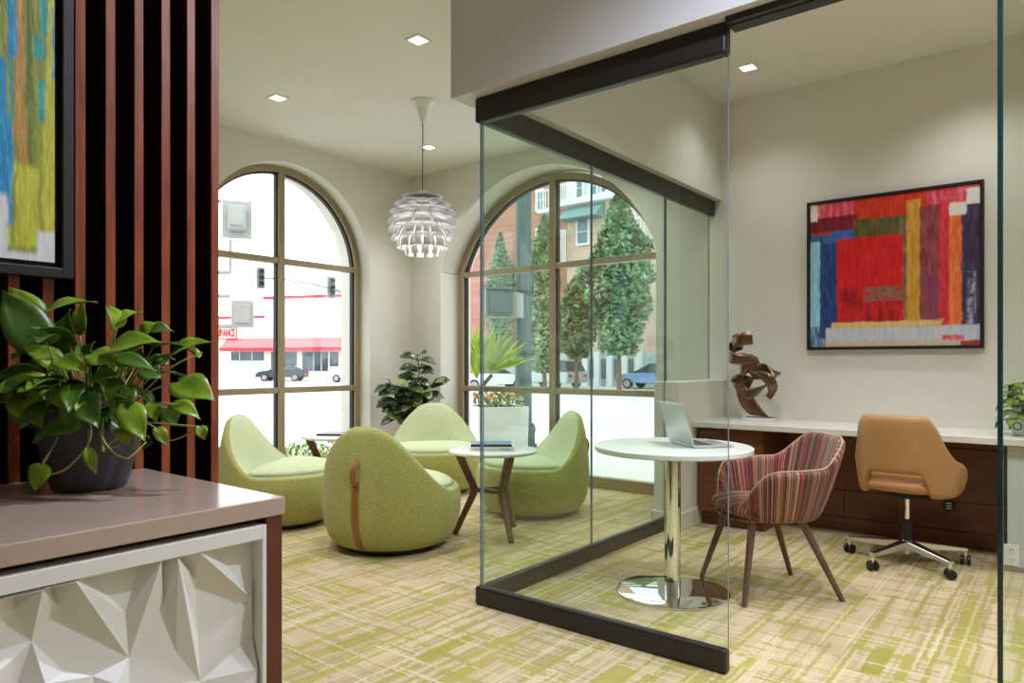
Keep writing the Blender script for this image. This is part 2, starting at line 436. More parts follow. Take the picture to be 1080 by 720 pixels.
# ================================================================== GLASS OFFICE FRONT
def pane(name, x0,y0,z0,x1,y1,z1, parent, edge='glass_edge'):
    m = MB(); m.box(x0,y0,z0,x1,y1,z1)
    if (x1-x0) < (y1-y0): m.mi = [1,1,1,0,1,0]
    else: m.mi = [1,1,0,1,0,1]
    return m.build(name, [M['glass'], M[edge]], parent)
gp = thing('glass_partition', 'frameless clear glass office partition with dark metal rails at floor and head', 'glass partition', (2.536, 1.005, 0))
o = lambda x: x - 2.536
q = lambda y: y - 1.005
def railprof(mb, x0,y0,x1,y1,z0,z1): mb.box(o(x0),q(y0),z0,o(x1),q(y1),z1)
r1 = MB(); railprof(r1, 2.536,1.005,2.584,2.247,0,.09); r1.build('base_rail', M['rail'], gp, bevel=.012)
r2 = MB(); railprof(r2, 2.584,2.199,4.503,2.247,0,.09); r2.build('base_rail', M['rail'], gp, bevel=.012)
r3 = MB(); railprof(r3, 2.536,1.005,2.59,2.247,2.311,2.428); r3.build('head_rail', M['rail'], gp, bevel=.01)
r4 = MB(); railprof(r4, 2.59,2.195,WB,2.247,2.311,2.428); h4 = r4.build('head_rail', M['rail'], gp, bevel=.01)
for xx in (2.78, 2.86):
    sl = MB(); sl.box(o(xx), q(2.2), 2.3085, o(xx)+.05, q(2.215), 2.3112); sl.build('slot', M['black_plastic'], h4)
pane('front_pane', o(2.556),q(1.005),.088,o(2.568),q(2.215),2.313, gp)
pane('side_pane', o(2.556),q(2.217),.088,o(3.546),q(2.229),2.313, gp)
pane('side_pane', o(3.550),q(2.217),.088,o(4.500),q(2.229),2.313, gp)
pane('side_pane', o(4.521),q(2.217),1.030,o(5.262),q(2.229),2.313, gp)
# sliding door panel on the near side of the opening and its ceiling track
gd = thing('glass_door', 'clear glass sliding door panel at the near end of the office front', 'glass door', (2.545, .173, 0))
pane('door_pane', .0, -1.5, .012, .012, 0, 2.40, gd, 'glass_edge_dark')
MB().box(-.003,-.012,.012,.015,.002,2.40).build('polished_edge', M['glass_edge_dark'], gd, bevel=.002)
MB().box(-.006,-1.5,.002,.018,-.02,.012).build('bottom_sweep', M['rail'], gd)
tk = thing('door_track', 'dark metal ceiling track of the sliding glass door', 'door track', (2.506, 1.0, 2.404))
MB().box(0,-3.4,0,.098,-.004,.0235).build('track_channel', M['rail'], tk)
MB().box(.03,-3.4,-.003,.068,-.004,.0).build('track_slot', M['black_plastic'], tk)

# ================================================================== SLATTED TIMBER SCREEN
ss = thing('slat_screen', 'red mahogany slat screen on a black backing behind the plant and painting', 'wall panel', (.992, 1.796, 0))
MB().box(-1.7,.1105,.0,0,.135,CEIL-.001).build('backing_panel', M['slat_back'], ss)
for i in range(26):
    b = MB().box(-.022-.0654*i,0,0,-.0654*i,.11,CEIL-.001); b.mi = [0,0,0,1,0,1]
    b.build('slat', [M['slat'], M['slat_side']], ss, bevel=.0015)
struct(MB().box(-2.7,1.80,0,-.71,1.915,CEIL).build('wall_screen', M['wall']))

# ================================================================== LIGHTS
def downlight(x, y, label, power=55):
    t = thing('recessed_downlight', label, 'ceiling light', (x, y, CEIL), 0, 'square downlights in the ceiling')
    f = MB(); a, b = .062, .045
    for (p0,p1,p2,p3) in ((-a,-a,a,-b),(-a,b,a,a),(-a,-b,-b,b),(b,-b,a,b)): f.box(p0,p1,-.006,p2,p3,0)
    f.build('trim_frame', M['white_plastic'], t)
    MB().box(-b,-b,-.0025,b,b,-.0005).build('lens', M['lens'], t)
def lamp(x, y, power, col=(.985,.985,1), size=2.1):
    l = bpy.data.lights.new('downlight_and_fill_beam', 'SPOT'); l.energy = power; l.color = col; l.spot_size = size; l.spot_blend = 1.0; l.shadow_soft_size = .05
    ob = bpy.data.objects.new('downlight_and_fill_beam', l); ob.location = (x, y, CEIL-.03); COL.objects.link(ob)
LP = 62
downlight(3.086,3.205,'square downlight in the lounge ceiling, nearest the white bulkhead')
downlight(3.093,4.743,'square downlight in the lounge ceiling above the left arched window side')
downlight(4.681,4.722,'square downlight in the lounge ceiling behind the pendant lamp cable')
downlight(4.779,1.737,'square downlight in the glass office ceiling by the painting')
for x, y in ((3.086,3.205),(3.093,4.743),(4.681,4.722),(4.70,3.20),(1.5,3.2),(1.5,4.7)): lamp(x, y, LP)  # spots under the lounge fixtures, then added fill spots that have no fixture
for x, y, k in ((4.779,1.737,.26),(4.78,.45,.45),(3.3,.45,1.25),(3.5,1.15,1.15),(4.78,-1.0,.6),(3.3,-1.0,1.25)): lamp(x, y, LP*k)  # first is the office downlight; the others are added fill without fixtures
for x, y, k in ((2.15,-.35,3.2),(1.50,.72,1.9),(1.70,-1.9,.5),(-.6,-1.6,.35)): lamp(x, y, LP*k, (.82,.88,1), 2.6)  # added cool spots, no fixtures; the strongest rakes the cabinet facets from the right
w = bpy.data.worlds.new('overcast_sky'); w.use_nodes = True; sc.world = w
bg = w.node_tree.nodes['Background']; bg.inputs[0].default_value = (.90,.955,1.0,1); bg.inputs[1].default_value = 2.5

# ------------------------------------------------------------------ camera
cam = bpy.data.cameras.new('camera'); co = bpy.data.objects.new('camera', cam); COL.objects.link(co)
cam.sensor_width = 36; cam.lens = FOC/1080*36; cam.shift_y = (HOR-360)/1080; cam.clip_end = 400; cam.clip_start = .05
co.location = (0,0,EYE); co.rotation_euler = (PI/2, 0, math.atan2(DY, DX) - PI/2)
sc.camera = co
sc.view_settings.view_transform = 'Standard'; sc.view_settings.look = 'None'; sc.view_settings.gamma = 1; sc.view_settings.use_curve_mapping = False
sc.view_settings.exposure = 0.42
sc.cycles.use_denoising = True
sc.cycles.max_bounces = 12; sc.cycles.diffuse_bounces = 5; sc.cycles.glossy_bounces = 5; sc.cycles.transparent_max_bounces = 24; sc.cycles.transmission_bounces = 8
sc.cycles.sample_clamp_indirect = 6; sc.cycles.caustics_reflective = False; sc.cycles.caustics_refractive = False
# ================================================================== LOUNGE CHAIRS (local: faces +x)
def lerp(a, b, t): return a + (b-a)*t
def make_lounge_chair(label):
    root = thing('lounge_chair', label, 'lounge chair', group='green boucle lounge chairs')
    R = .44; PCX, PR = .10, .325           # seat pad centre / radius
    N = 72
    zr = lambda th: .375 + (.40*(1-abs(math.sin(th))**2.7) if math.cos(th) > 0 else 0.0)
    body, inner, seam = [], [], []
    for k in range(N):
        th = 2*PI*k/N                       # 0 = back
        ux, uy = -math.cos(th), math.sin(th)
        c = zr(th); prof = [(.0,.03),(.32,.03),(.365,.045),(.40,.09),(.425,.16),(.437,.235),(.44,.30)]
        h = c - .30; hn = h/.475
        lean = .060*hn**1.6; rr = .012 + .040*hn
        hw = c - rr - .30
        for q in (.2,.4,.6,.8,1.0):
            z = .30 + hw*q; prof.append((R - .010*q - .060*((z-.30)/.475)**2.4, z))
        ro = prof[-1][0]
        for q in (30,60): prof.append((ro - rr + rr*math.cos(math.radians(q)), c - rr + rr*math.sin(math.radians(q))))
        rc = ro - rr
        prof.append((rc, c))
        body.append([(r*ux, r*uy, z) for r, z in prof])
        # inner face: from the crest down to the seam round the pad
        cb_ = max(math.cos(th), .04); r1_, r2_ = .404, .115/cb_
        rs = (r1_**-7 + r2_**-7)**(-1/7)
        rs = min(rs, rc - rr - .002)
        ip = [(rc, c)]
        t1 = (rc - rr*.9, c - rr*.55); e = (rs, .385)
        if t1[0] < rs + .004: t1 = (rs + .004, t1[1])
        ip.append((rc - rr*.5, c - rr*.13)) ; ip.append(t1)
        for s in (.2,.4,.6,.8,1.0):
            bulge = .02*math.sin(PI*s)*(h/.475)
            ip.append((lerp(t1[0], e[0], s) - bulge, lerp(t1[1], e[1], s) + bulge*.4))
        ip.append((rs - .03, .375)); 
        inner.append([(r*ux, r*uy, z) for r, z in ip]); seam.append((rs*ux, rs*uy))
    tr = lambda rows: [list(x) for x in zip(*rows)]
    b = MB(); b.grid(tr(body), True); b.build('body', M['boucle_out'], root, smooth=180, weld=True)
    b = MB(); b.grid(tr(inner), True); b.build('back_cushion', M['boucle_in'], root, smooth=180)
    # piping on the crest
    pts = [(inner[k % N][0][0], inner[k % N][0][1], inner[k % N][0][2]) for k in range(N+1)]
    b = MB(); b.tube(pts, .0045, 6, cap=False); b.build('piping', M['boucle_in'], root, smooth=180)
    pr = [(.0,.458),(.3,.455),(.6,.446),(.82,.430),(.94,.412),(.99,.397),(.975,.384),(.90,.377),(.0,.377)]
    b = MB(); b.grid([[(lerp(.13, x, q), y*q, z) for x, y in seam] for q, z in pr], True); b.build('seat_pad', M['boucle_in'], root, smooth=180, weld=True)
    MB().lathe([(0,0),(.30,0),(.31,.01),(.31,.032),(0,.032)], 40).build('plinth', M['black_plastic'], root, smooth=40)
    # leather strap down the back with a pull loop
    def outer(z, off):
        h = .475; s = max(0, min(1, (z-.30)/(h*.985)))
        low = [(.03,.33),(.045,.365),(.09,.40),(.16,.425),(.235,.437),(.30,.44)]
        if z < .30:
            for (z0,r0),(z1,r1) in zip(low, low[1:]):
                if z0 <= z <= z1: r = lerp(r0, r1, (z-z0)/(z1-z0))
        else: r = R - .010*min(1, (z-.30)/.43) - .060*((z-.30)/.475)**2.4
        return -(r + off)
    zs = [.032,.05,.08,.12,.17,.22,.28,.34,.40,.46]
    b = MB(); w = .021
    rows = [[(outer(z,.001),-w,z),(outer(z,.006),-w,z),(outer(z,.006),w,z),(outer(z,.001),w,z)] for z in zs]
    b.grid(rows, True); st = b.build('strap', M['strap'], root, smooth=30)
    lp = [(outer(.44,.007),.44),(outer(.45,.022),.455),(outer(.50,.034),.50),(outer(.545,.03),.545),(outer(.575,.012),.572),(outer(.58,.003),.585)]
    b = MB(); w = .017
    b.grid([[(x,-w,z),(x-.005,-w,z),(x-.005,w,z),(x,w,z)] for x, z in lp], True); b.build('pull_loop', M['strap'], st, smooth=40)
    for zz, of in ((.435,.009),(.588,.006)):
        MB().sphere((outer(zz,of),0,zz),.006,8,6).build('rivet', M['bronze_art'], st, smooth=180)
    return root
ang = lambda v: math.atan2(v[1], v[0])
D2 = Vector((DX, DY)); R2 = Vector((DY, -DX))
def dirv(fwd, right): v = D2*fwd + R2*right; return math.atan2(v.y, v.x)
def cpos(px, t):
    p = at(px, HOR, t); return (p.x, p.y, 0)
c1 = make_lounge_chair('lime green lounge chair seen from behind with a tan leather strap')
c1.location = cpos(414, 4.53); c1.rotation_euler = (0,0,dirv(1,.36))
dup(c1, cpos(297, 5.17), dirv(-.05,1), 'lime green lounge chair beside the left arched window, seen in profile facing right')
dup(c1, cpos(458, 6.42), dirv(-1,.12), 'pale green lounge chair before the corner plant, its seat facing the room')
dup(c1, cpos(562, 5.50), dirv(-.28,-1), 'green lounge chair behind the glass partition, facing left to the low table')

# ================================================================== LOW LOUNGE TABLES
def make_low_table(label):
    root = thing('side_table', label, 'side table', group='round white side tables of the lounge')
    top = [(0,.552),(.275,.552),(.292,.556),(.30,.566),(.298,.574),(.29,.578),(0,.578)]
    MB().lathe(top, 56).build('tabletop', M['white_top'], root, smooth=35, weld=True)
    for k in range(3):
        a = 2*PI*k/3; c, s = math.cos(a), math.sin(a)
        P = lambda r, z: (c*r, s*r, z)
        b = MB(); pts = [P(.235,.552),P(.185,.44),P(.142,.345),P(.128,.305),P(.14,.265),P(.19,.16),P(.262,.0)]
        tang = (-s, c, 0)
        rows = []
        wd = [.056,.050,.048,.054,.048,.042,.034]
        for i, p in enumerate(pts):
            p = Vector(p); t = Vector(tang)*(wd[i]*.42); d = (Vector(pts[min(i+1,6)]) - Vector(pts[max(i-1,0)])).normalized(); n = d.cross(Vector(tang)).normalized()*(wd[i]*.5)
            rows.append([p-t-n, p+t-n, p+t+n, p-t+n])
        o_ = b.grid(rows, True); b.f.append([0,1,2,3]); b.mi.append(0); b.f.append([24,25,26,27]); b.mi.append(0)
        lg = b.build('leg', M['table_wood'], root, bevel=.005)
    # curved stretchers between neighbouring legs
    for k in range(3):
        a0, a1 = 2*PI*k/3, 2*PI*(k+1)/3
        p0 = Vector((math.cos(a0)*.128, math.sin(a0)*.128, .305)); p1 = Vector((math.cos(a1)*.128, math.sin(a1)*.128, .305))
        m = (p0+p1)/2
        pts = []
        for i in range(9):
            t = i/8; p = p0*(1-t)**2 + Vector((m.x*.55, m.y*.55, .300))*2*t*(1-t) + p1*t*t; pts.append(p)
        b = MB(); rows = []
        for i, p in enumerate(pts):
            d = (pts[min(i+1,8)] - pts[max(i-1,0)]).normalized(); n = d.cross(Vector((0,0,1))).normalized()*.013; u = Vector((0,0,.013))
            rows.append([p-n-u, p+n-u, p+n+u, p-n+u])
        b.grid(rows, True); b.build('stretcher', M['table_wood'], root, smooth=50)
    return root
t1 = make_low_table('round white side table on walnut legs, seen through the glass edge with two books')
t1.location = (3.64, 3.055, 0); t1.rotation_euler = (0,0,ang((3.512-3.63,2.77-3.04)))
p = at(357, HOR, 5.72)
t2 = dup(t1, (p.x, p.y, 0), ang(R2) + PI + .1, 'round white side table by the left arched window with a grey magazine on it')
def book(name, label, loc, rz, w, d, h, cover, spine, grp):
    r = thing(name, label, 'book', loc, rz, grp)
    MB().box(-w/2+.003,-d/2+.004,.003,w/2-.004,d/2-.004,h-.003).build('pages', M['book_white'], r)
    b = MB(); b.box(-w/2,-d/2,0,w/2,d/2,.003); b.box(-w/2,-d/2,h-.003,w/2,d/2,h); b.build('cover', cover, r, bevel=.001)
    MB().box(-w/2,-d/2-.002,0,w/2,-d/2+.001,h).build('spine', spine, r, bevel=.001)
    return r
bz = math.atan2(R2.y, R2.x)
bc = at(520, HOR, 4.74)
b1 = book('book', 'thick white book lying under the blue one on the side table', (bc.x, bc.y, .578), bz, .285, .22, .028, M['book_white'], M['book_white'], 'books on the lounge side table')
# dark print on the spine (not legible in the photograph)
for x0, n, wch in ((-.115, 5, .009), (.055, 5, .010)):
    sp = MB()
    for i in range(n):
        x = x0 + i*(wch+.002)
        sp.box(x, -.1125, .007, x+.0025, -.1119, .018); sp.box(x, -.1125, .0155 if i % 2 else .011, x+wch-.001, -.1119, .018 if i % 2 else .0135)
    sp.build('spine_print', M['book_dark'], b1)
b2 = book('book', 'slim book with a blue cover and black spine on top of the white book', (bc.x-.006, bc.y+.01, .606), bz+.03, .27, .21, .016, M['book_blue'], M['book_dark'], 'books on the lounge side table')
mg = at(358, HOR, 5.70)
book('magazine', 'grey magazine lying on the side table by the left window', (mg.x, mg.y, .578), bz-.12, .30, .22, .016, M['book_grey'], M['book_dark'], None)

# ================================================================== CAFE TABLE + LAPTOP
ct = thing('pedestal_table', 'round white pedestal table on a polished chrome column behind the glass', 'table', (3.30, 1.585, 0))
MB().lathe([(0,0),(.272,0),(.28,.003),(.28,.009),(.27,.013),(.12,.018),(.05,.021),(0,.021)], 72).build('base_plate', M['chrome'], ct, smooth=35, weld=True)
MB().lathe([(.0,.02),(.040,.02),(.040,.70),(.0,.70)], 40).build('column', M['chrome'], ct, smooth=35)
MB().lathe([(0,.700),(.11,.700),(.11,.712),(0,.712)], 32).build('mounting_plate', M['black_plastic'], ct, smooth=35)
MB().lathe([(0,.712),(.385,.712),(.392,.718),(.392,.737),(.387,.741),(0,.741)], 80).build('tabletop', M['white_top'], ct, smooth=35, weld=True)
lt = thing('laptop', 'open silver laptop standing on the white pedestal table', 'laptop', (3.3405, 1.5575, .7415), math.atan2(-.654, .755))
# local: x away from hinge (towards the keyboard front), y along hinge
MB().box(0,-.15,.0015,.212,.15,.013).build('base', M['silver'], lt, bevel=.003)
kb = MB()
for i in range(5):
    for j in range(13):
        kb.box(.022+i*.019, -.13+j*.0201, .0125, .022+i*.019+.0165, -.13+j*.0201+.0175, .0145)
kb.build('keyboard', M['screen'], lt)
MB().box(.135,-.05,.0125,.205,.05,.0135).build('trackpad', M['alu'], lt)
lid = MB(); dxl, dzl = -.057, .203
n_ = Vector((dzl,0,-dxl)).normalized()*.003
lid.hexa([Vector((0,-.15,.0135))-n_,Vector((0,.15,.0135))-n_,Vector((0,.15,.0135))+n_,Vector((0,-.15,.0135))+n_],
         [Vector((dxl,-.15,.0135+dzl))-n_,Vector((dxl,.15,.0135+dzl))-n_,Vector((dxl,.15,.0135+dzl))+n_,Vector((dxl,-.15,.0135+dzl))+n_])
ld = lid.build('lid', M['silver'], lt, bevel=.002)
s_ = MB(); f = lambda t, y: Vector((dxl*t, y, .0135+dzl*t)) + n_*1.15
s_.add([f(.05,-.142), f(.05,.142), f(.96,.142), f(.96,-.142)], [(0,1,2,3)]); s_.build('screen', M['screen'], ld)

# ================================================================== STRIPED TUB CHAIR (local: faces +x)
def tub_shell(ztop, plan_t, plan_b, zb, thmax, nt=64, nv=10, belly=.018):
    rows, us = [], []
    for i in range(nt+1):
        th = lerp(-thmax, thmax, i/nt)
        col = []
        zt = ztop(abs(th))
        for j in range(nv+1):
            v = j/nv; z = lerp(zb, zt, v); hz = (z - zb)/.36
            (xt, yt), (xb, yb) = plan_t(th), plan_b(th)
            g = min(1, max(0, hz))**.75
            col.append(Vector((lerp(xb, xt, g), lerp(yb, yt, g), z)))
        rows.append(col)
    return rows
def shell_mesh(rows, thick, uscale=1.0):
    nt, nv = len(rows)-1, len(rows[0])-1
    nrm = []
    for i in range(nt+1):
        r = []
        for j in range(nv+1):
            a = rows[min(i+1,nt)][j] - rows[max(i-1,0)][j]; b = rows[i][min(j+1,nv)] - rows[i][max(j-1,0)]
            r.append(a.cross(b).normalized())
        nrm.append(r)
    arc = [0.0]
    jm = int(nv*.6)
    for i in range(nt): arc.append(arc[-1] + (rows[i+1][jm]-rows[i][jm]).length)
    vs, uv, fs = [], [], []
    ring = []
    for i in range(nt+1):
        o_, in_ = [], []
        for j in range(nv+1):
            t = thick*(1 if 0 < j < nv else .8)
            o_.append(rows[i][j] + nrm[i][j]*t/2); in_.append(rows[i][j] - nrm[i][j]*t/2)
        mid = rows[i][nv] + (rows[i][nv]-rows[i][nv-1]).normalized()*thick*.35
        loop = o_ + [mid] + in_[::-1]
        ring.append(loop)
    # rounded ends
    def endcap(i, s):
        d = (rows[i][jm] - rows[i + (1 if i == 0 else -1)][jm]).normalized()*thick*.3
        c = [ (rows[i][min(j, nv)]) for j in list(range(nv+1)) + [nv] + list(range(nv, -1, -1))]
        return [lerp(p, q, .55) + d for p, q in zip(ring[i], c)]
    ring = [endcap(0, 1)] + ring + [endcap(nt, 1)]
    arc = [arc[0]-.01] + arc + [arc[-1]+.01]
    m = len(ring[0])
    for r, a in zip(ring, arc):
        for p in r: vs.append(p); uv.append((a*uscale, p.z))
    for i in range(len(ring)-1):
        for j in range(m-1): fs.append((i*m+j, i*m+j+1, (i+1)*m+j+1, (i+1)*m+j))
        fs.append((i*m+m-1, i*m, (i+1)*m, (i+1)*m+m-1))
    fs.append(tuple(range(m))); fs.append(tuple((len(ring)-1)*m + j for j in range(m)))
    b = MB(); b.add(vs, fs); return b, uv
sm = lambda a, b, x: (lambda t: t*t*(3-2*t))(max(0, min(1, (x-a)/(b-a))))
cf = thing('tub_chair', 'tub armchair in red and beige striped fabric on grey walnut legs', 'chair', (3.645, 1.225, 0), math.radians(134))
se = lambda th, a, b, e: (-math.copysign(abs(math.cos(th))**e*a, math.cos(th)), math.copysign(abs(math.sin(th))**e*b, math.sin(th)))
def pt(th):
    x, y = se(th, .285, .30, .78)
    if math.cos(th) < 0: x = x*1.0
    if math.cos(th) > 0: x -= .05*math.cos(th)
    return x, y
def pb(th): x, y = se(th, .20, .215, .8); return (x*1.05 if x > 0 else x, y)
def zt(a):
    z = lerp(.775, .635, sm(.38, 1.15, a))
    z = lerp(z, .628, sm(1.1, 1.8, a))
    return lerp(z, .450, sm(1.62, 2.66, a)**1.6)
rows = tub_shell(zt, pt, pb, .395, math.radians(151), 84, 12)
b, uv = shell_mesh(rows, .040, 1.0)
b.build('shell', M['stripe'], cf, smooth=180, uv=uv)
edge = [r[-1] + (r[-1]-r[-2]).normalized()*.014 for r in rows]
b = MB(); b.tube([p + Vector((0,0,0)) for p in edge], .0035, 6); b.build('piping', M['piping'], cf, smooth=180)
# seat cushion
def cushion(a0, a1, bh, z0, z1, n=40, bulge=.02):
    vs, uv = [], []
    prof = [(0,z0),(.55,z0),(.90,z0+.008),(.985,z0+(z1-z0)*.3),(1,z0+(z1-z0)*.6),(.975,z1-.006),(.9,z1+.004),(.6,z1+bulge*.8),(.3,z1+bulge),(0,z1+bulge)]
    rows = []
    for s, z in prof:
        r = []
        for k in range(n):
            a = 2*PI*k/n
            cx_ = math.copysign(abs(math.cos(a))**.72, math.cos(a)); sy_ = math.copysign(abs(math.sin(a))**.72, math.sin(a))
            x = ((a1-a0)/2*cx_)*s + (a0+a1)/2; y = bh*sy_*s*(1 - .06*(x < 0))
            r.append((x, y, z))
        rows.append(r)
    b = MB(); b.grid(rows, True)
    return b, [(p[1]*1.0+3.3, p[0]) for p in b.v]
b, uv = cushion(-.215, .262, .235, .40, .462)
b.build('seat', M['stripe'], cf, smooth=60, uv=uv)
b, uv = cushion(-.20, .25, .215, .378, .40, bulge=0); b.build('seat_pan', M['stripe'], cf, smooth=60, uv=uv)
def taper_leg(p0, p1, r0, r1, parent, mat, name='leg'):
    b = MB(); b.tube([p0, Vector(p0).lerp(Vector(p1), .5), p1], [r0, (r0+r1)/2, r1], 12); return b.build(name, mat, parent, smooth=50)
inv = Matrix.Rotation(-math.radians(134), 3, 'Z')
for wx, wy in ((3.628,1.573),(3.304,1.219),(3.964,1.205),(3.681,.873)):
    f_ = inv @ Vector((wx-3.645, wy-1.225, 0)); f_.z = 0
    topx = .15 if f_.x > 0 else -.10
    taper_leg((topx, math.copysign(.155, f_.y), .385), f_, .020, .0125, cf, M['leg_wood'])

# ================================================================== TASK CHAIR (local: faces +x)
tc = thing('task_chair', 'camel leather swivel chair on a five star base at the desk', 'chair', (4.625, .75, 0), math.radians(-7))
def pt2(th):
    x, y = se(th, .255, .232, .70); 
    f = sm(1.0, 2.0, abs(th)); y *= 1 + .42*f
    return x, y
def pb2(th):
    x, y = se(th, .20, .215, .75); return x, y*(1+.12*sm(1.0,2.0,abs(th)))
def zt2(a):
    z = lerp(.857, .59, sm(.55, 1.65, a)); return lerp(z, .475, sm(1.55, 2.15, a))
rows = []
nt, nv = 72, 12
for i in range(nt+1):
    th = lerp(-math.radians(122), math.radians(122), i/nt); a = abs(th)
    zt_ = zt2(a); zb_ = lerp(.545, .415, sm(.46, .80, a)); zb_ = lerp(zb_, .45, sm(1.5, 2.1, a)); col = []
    for j in range(nv+1):
        z = lerp(zb_, zt_, j/nv); g = min(1, max(0, (z-.41)/.40))**.7
        (xt, yt), (xb, yb) = pt2(th), pb2(th); col.append(Vector((lerp(xb, xt, g), lerp(yb, yt, g), z)))
    rows.append(col)
b, uv = shell_mesh(rows, .034)
b.build('backrest', M['leather'], tc, smooth=180, uv=uv)
b, uv = cushion(-.225, .25, .235, .425, .495, bulge=.018); b.build('seat', M['seat_leather'], tc, smooth=60, uv=uv)
MB().box(-.10,-.09,.385,.10,.09,.426).build('seat_mechanism', M['black_plastic'], tc, bevel=.01)
MB().lathe([(.0,.20),(.014,.20),(.014,.40),(0,.40)], 20).build('gas_lift', M['chrome'], tc, smooth=40)
MB().lathe([(.0,.125),(.030,.125),(.028,.25),(.02,.255),(0,.255)], 24).build('column_sleeve', M['black_plastic'], tc, smooth=40)
MB().lathe([(0,.055),(.028,.055),(.036,.08),(.036,.128),(.03,.135),(0,.135)], 24).build('hub', M['alu'], tc, smooth=40)
for k in range(5):
    a = math.radians(20 + 72*k); c, s = math.cos(a), math.sin(a)
    b = MB(); b.bar((c*.02,s*.02,.108), (c*.325,s*.325,.088), .056, .05, .034, .022); am = b.build('base_arm', M['alu'], tc, bevel=.006)
    cx_, cy_ = c*.315, s*.315; a2 = a + 1.1
    b = MB()
    for sgn in (-1, 1):
        ox, oy = -math.sin(a2)*.0165*sgn, math.cos(a2)*.0165*sgn
        rowsw = []
        for rr, w_ in ((.001,-.009),(.024,-.009),(.0275,-.006),(.0275,.006),(.024,.009),(.001,.009)):
            rowsw.append([(cx_+ox-math.sin(a2)*w_+math.cos(a2)*rr*math.cos(2*PI*q/20), cy_+oy+math.cos(a2)*w_+math.sin(a2)*rr*math.cos(2*PI*q/20), .0275+rr*math.sin(2*PI*q/20)) for q in range(20)])
        b.grid(rowsw, True)
    cs = b.build('caster', M['black_plastic'], tc, smooth=40)
    MB().lathe([(0,.045),(.009,.045),(.009,.085),(0,.085)], 12, (cx_,cy_,0)).build('caster_stem', M['chrome'], cs, smooth=40)

# ================================================================== DESK
dk = thing('desk_worktop', 'long white quartz worktop along the office wall', 'worktop', (4.733, 2.12, .702))
MB().box(0,-3.4,0,.596,-.002,.040).build('slab', M['quartz'], dk, bevel=.004)
du = thing('drawer_unit', 'dark walnut desk cabinet under the worktop beside the low wall', 'cabinet', (4.79, 2.105, 0))
MB().box(.015,-.47,.10,.53,0,.698).build('carcass', M['desk_wood'], du, bevel=.002)
MB().box(.0,-.466,.105,.0145,-.004,.685).build('door', M['desk_wood'], du, bevel=.003)
MB().box(.07,-.45,0,.52,-.01,.0995).build('toe_kick', M['desk_wood'], du)
MB().box(-.001,-.474,.10,.52,-.4705,.698).build('end_panel', M['desk_wood'], du, bevel=.001)
kn = thing('modesty_panel', 'dark walnut back panel of the knee space under the worktop', 'panel', (5.235, 1.63, 0))
MB().box(0,-1.34,.0,.03,0,.70).build('panel_core', M['slat_back'], kn)
for (y0,z0,y1,z1) in ((-.62,.285,-.003,.698),(-1.335,.622,-.624,.698),(-1.335,.285,-.624,.618),(-.40,.1,-.003,.281),(-.72,.1,-.404,.281),(-1.335,.1,-.724,.281),(-1.335,.0,-.003,.096)):
    MB().box(-.014,y0,z0,-.0005,y1,z1).build('veneer_panel', M['desk_wood'], kn, bevel=.0015)
gr = on_x(1001, 533, 5.221)
g_ = thing('power_grommet', 'black round power outlet on the walnut panel below the worktop', 'outlet', (5.2205, gr.y, gr.z))
def xdisc(mb, r, x0, x1, n=24, cy=0, cz=0):
    mb.grid([[(x0,cy,cz)]*n, [(x0,cy+r*math.cos(2*PI*k/n),cz+r*math.sin(2*PI*k/n)) for k in range(n)], [(x1,cy+r*math.cos(2*PI*k/n),cz+r*math.sin(2*PI*k/n)) for k in range(n)]], True); return mb
xdisc(MB(), .038, -.010, 0).build('faceplate', M['black_plastic'], g_, weld=True)
b = MB()
for dz in (-.016,0,.016):
    b.box(-.0115,-.014,dz-.003,-.0100,.014,dz+.003)
b.build('socket', M['white_plastic'], g_)
pc = thing('storage_cabinet', 'pale grey cabinet under the worktop seen through the glass door', 'cabinet', (4.78, .285, 0))
MB().box(0.02,-1.56,.0,.54,0,.70).build('carcass', M['pale_cab'], pc, bevel=.002)
for k in range(3): MB().box(0,-.50-.505*k,.03,.019,-.003-.505*k,.695).build('door', M['pale_cab'], pc, bevel=.002)
op = on_x(1067, 585, 4.78)
ou = thing('wall_outlet', 'white duplex outlet plate low on the pale cabinet front', 'outlet', (4.7795, op.y, op.z))
MB().box(-.006,-.036,-.058,0,.036,.058).build('faceplate', M['white_plastic'], ou, bevel=.002)
for dz in (-.027,.027): 
    b = MB(); xdisc(b, .017, -.0085, -.006, 20, 0, dz); r_ = b.build('receptacle', M['white_top'], ou, weld=True)
    b = MB(); b.box(-.0092,-.008,dz-.002,-.0085,-.005,dz+.008); b.box(-.0092,.005,dz-.002,-.0085,.008,dz+.008); b.build('slot', M['black_plastic'], r_)
# ================================================================== SIDEBOARD WITH FACETED DOOR
sb = thing('sideboard', 'low cabinet with a white faceted door and taupe stone top under the plant', 'cabinet', (.797, 1.196, 0))
M['taupe'] = simple('taupe_quartz', S(178,156,143), .16, var=.05, vscale=5)
MB().box(-1.7,0,.866,0,.598,.900).build('stone_top', M['taupe'], sb, bevel=.0025)
MB().box(-.037,.008,0,-.002,.585,.8655).build('end_panel', M['cab_wood'], sb, bevel=.0015)
MB().box(-1.66,.050,.05,-.038,.58,.8655).build('carcass', M['slat_back'], sb)
MB().box(-1.66,.05,0,-.038,.56,.0495).build('plinth', M['slat_back'], sb)
PX = lambda px, py: (lambda p: (p.x - .797, p.z))(on_y(px, py, 1.207))
x_r = PX(283,700)[0] + .0 ; x_r = -.0395
zt_ = PX(150, 569.5)[1]
ztop_ = min(zt_, .853)
xr_in = PX(274, 640)[0]
zin = PX(150, 594.5)[1]
FRW = x_r - xr_in
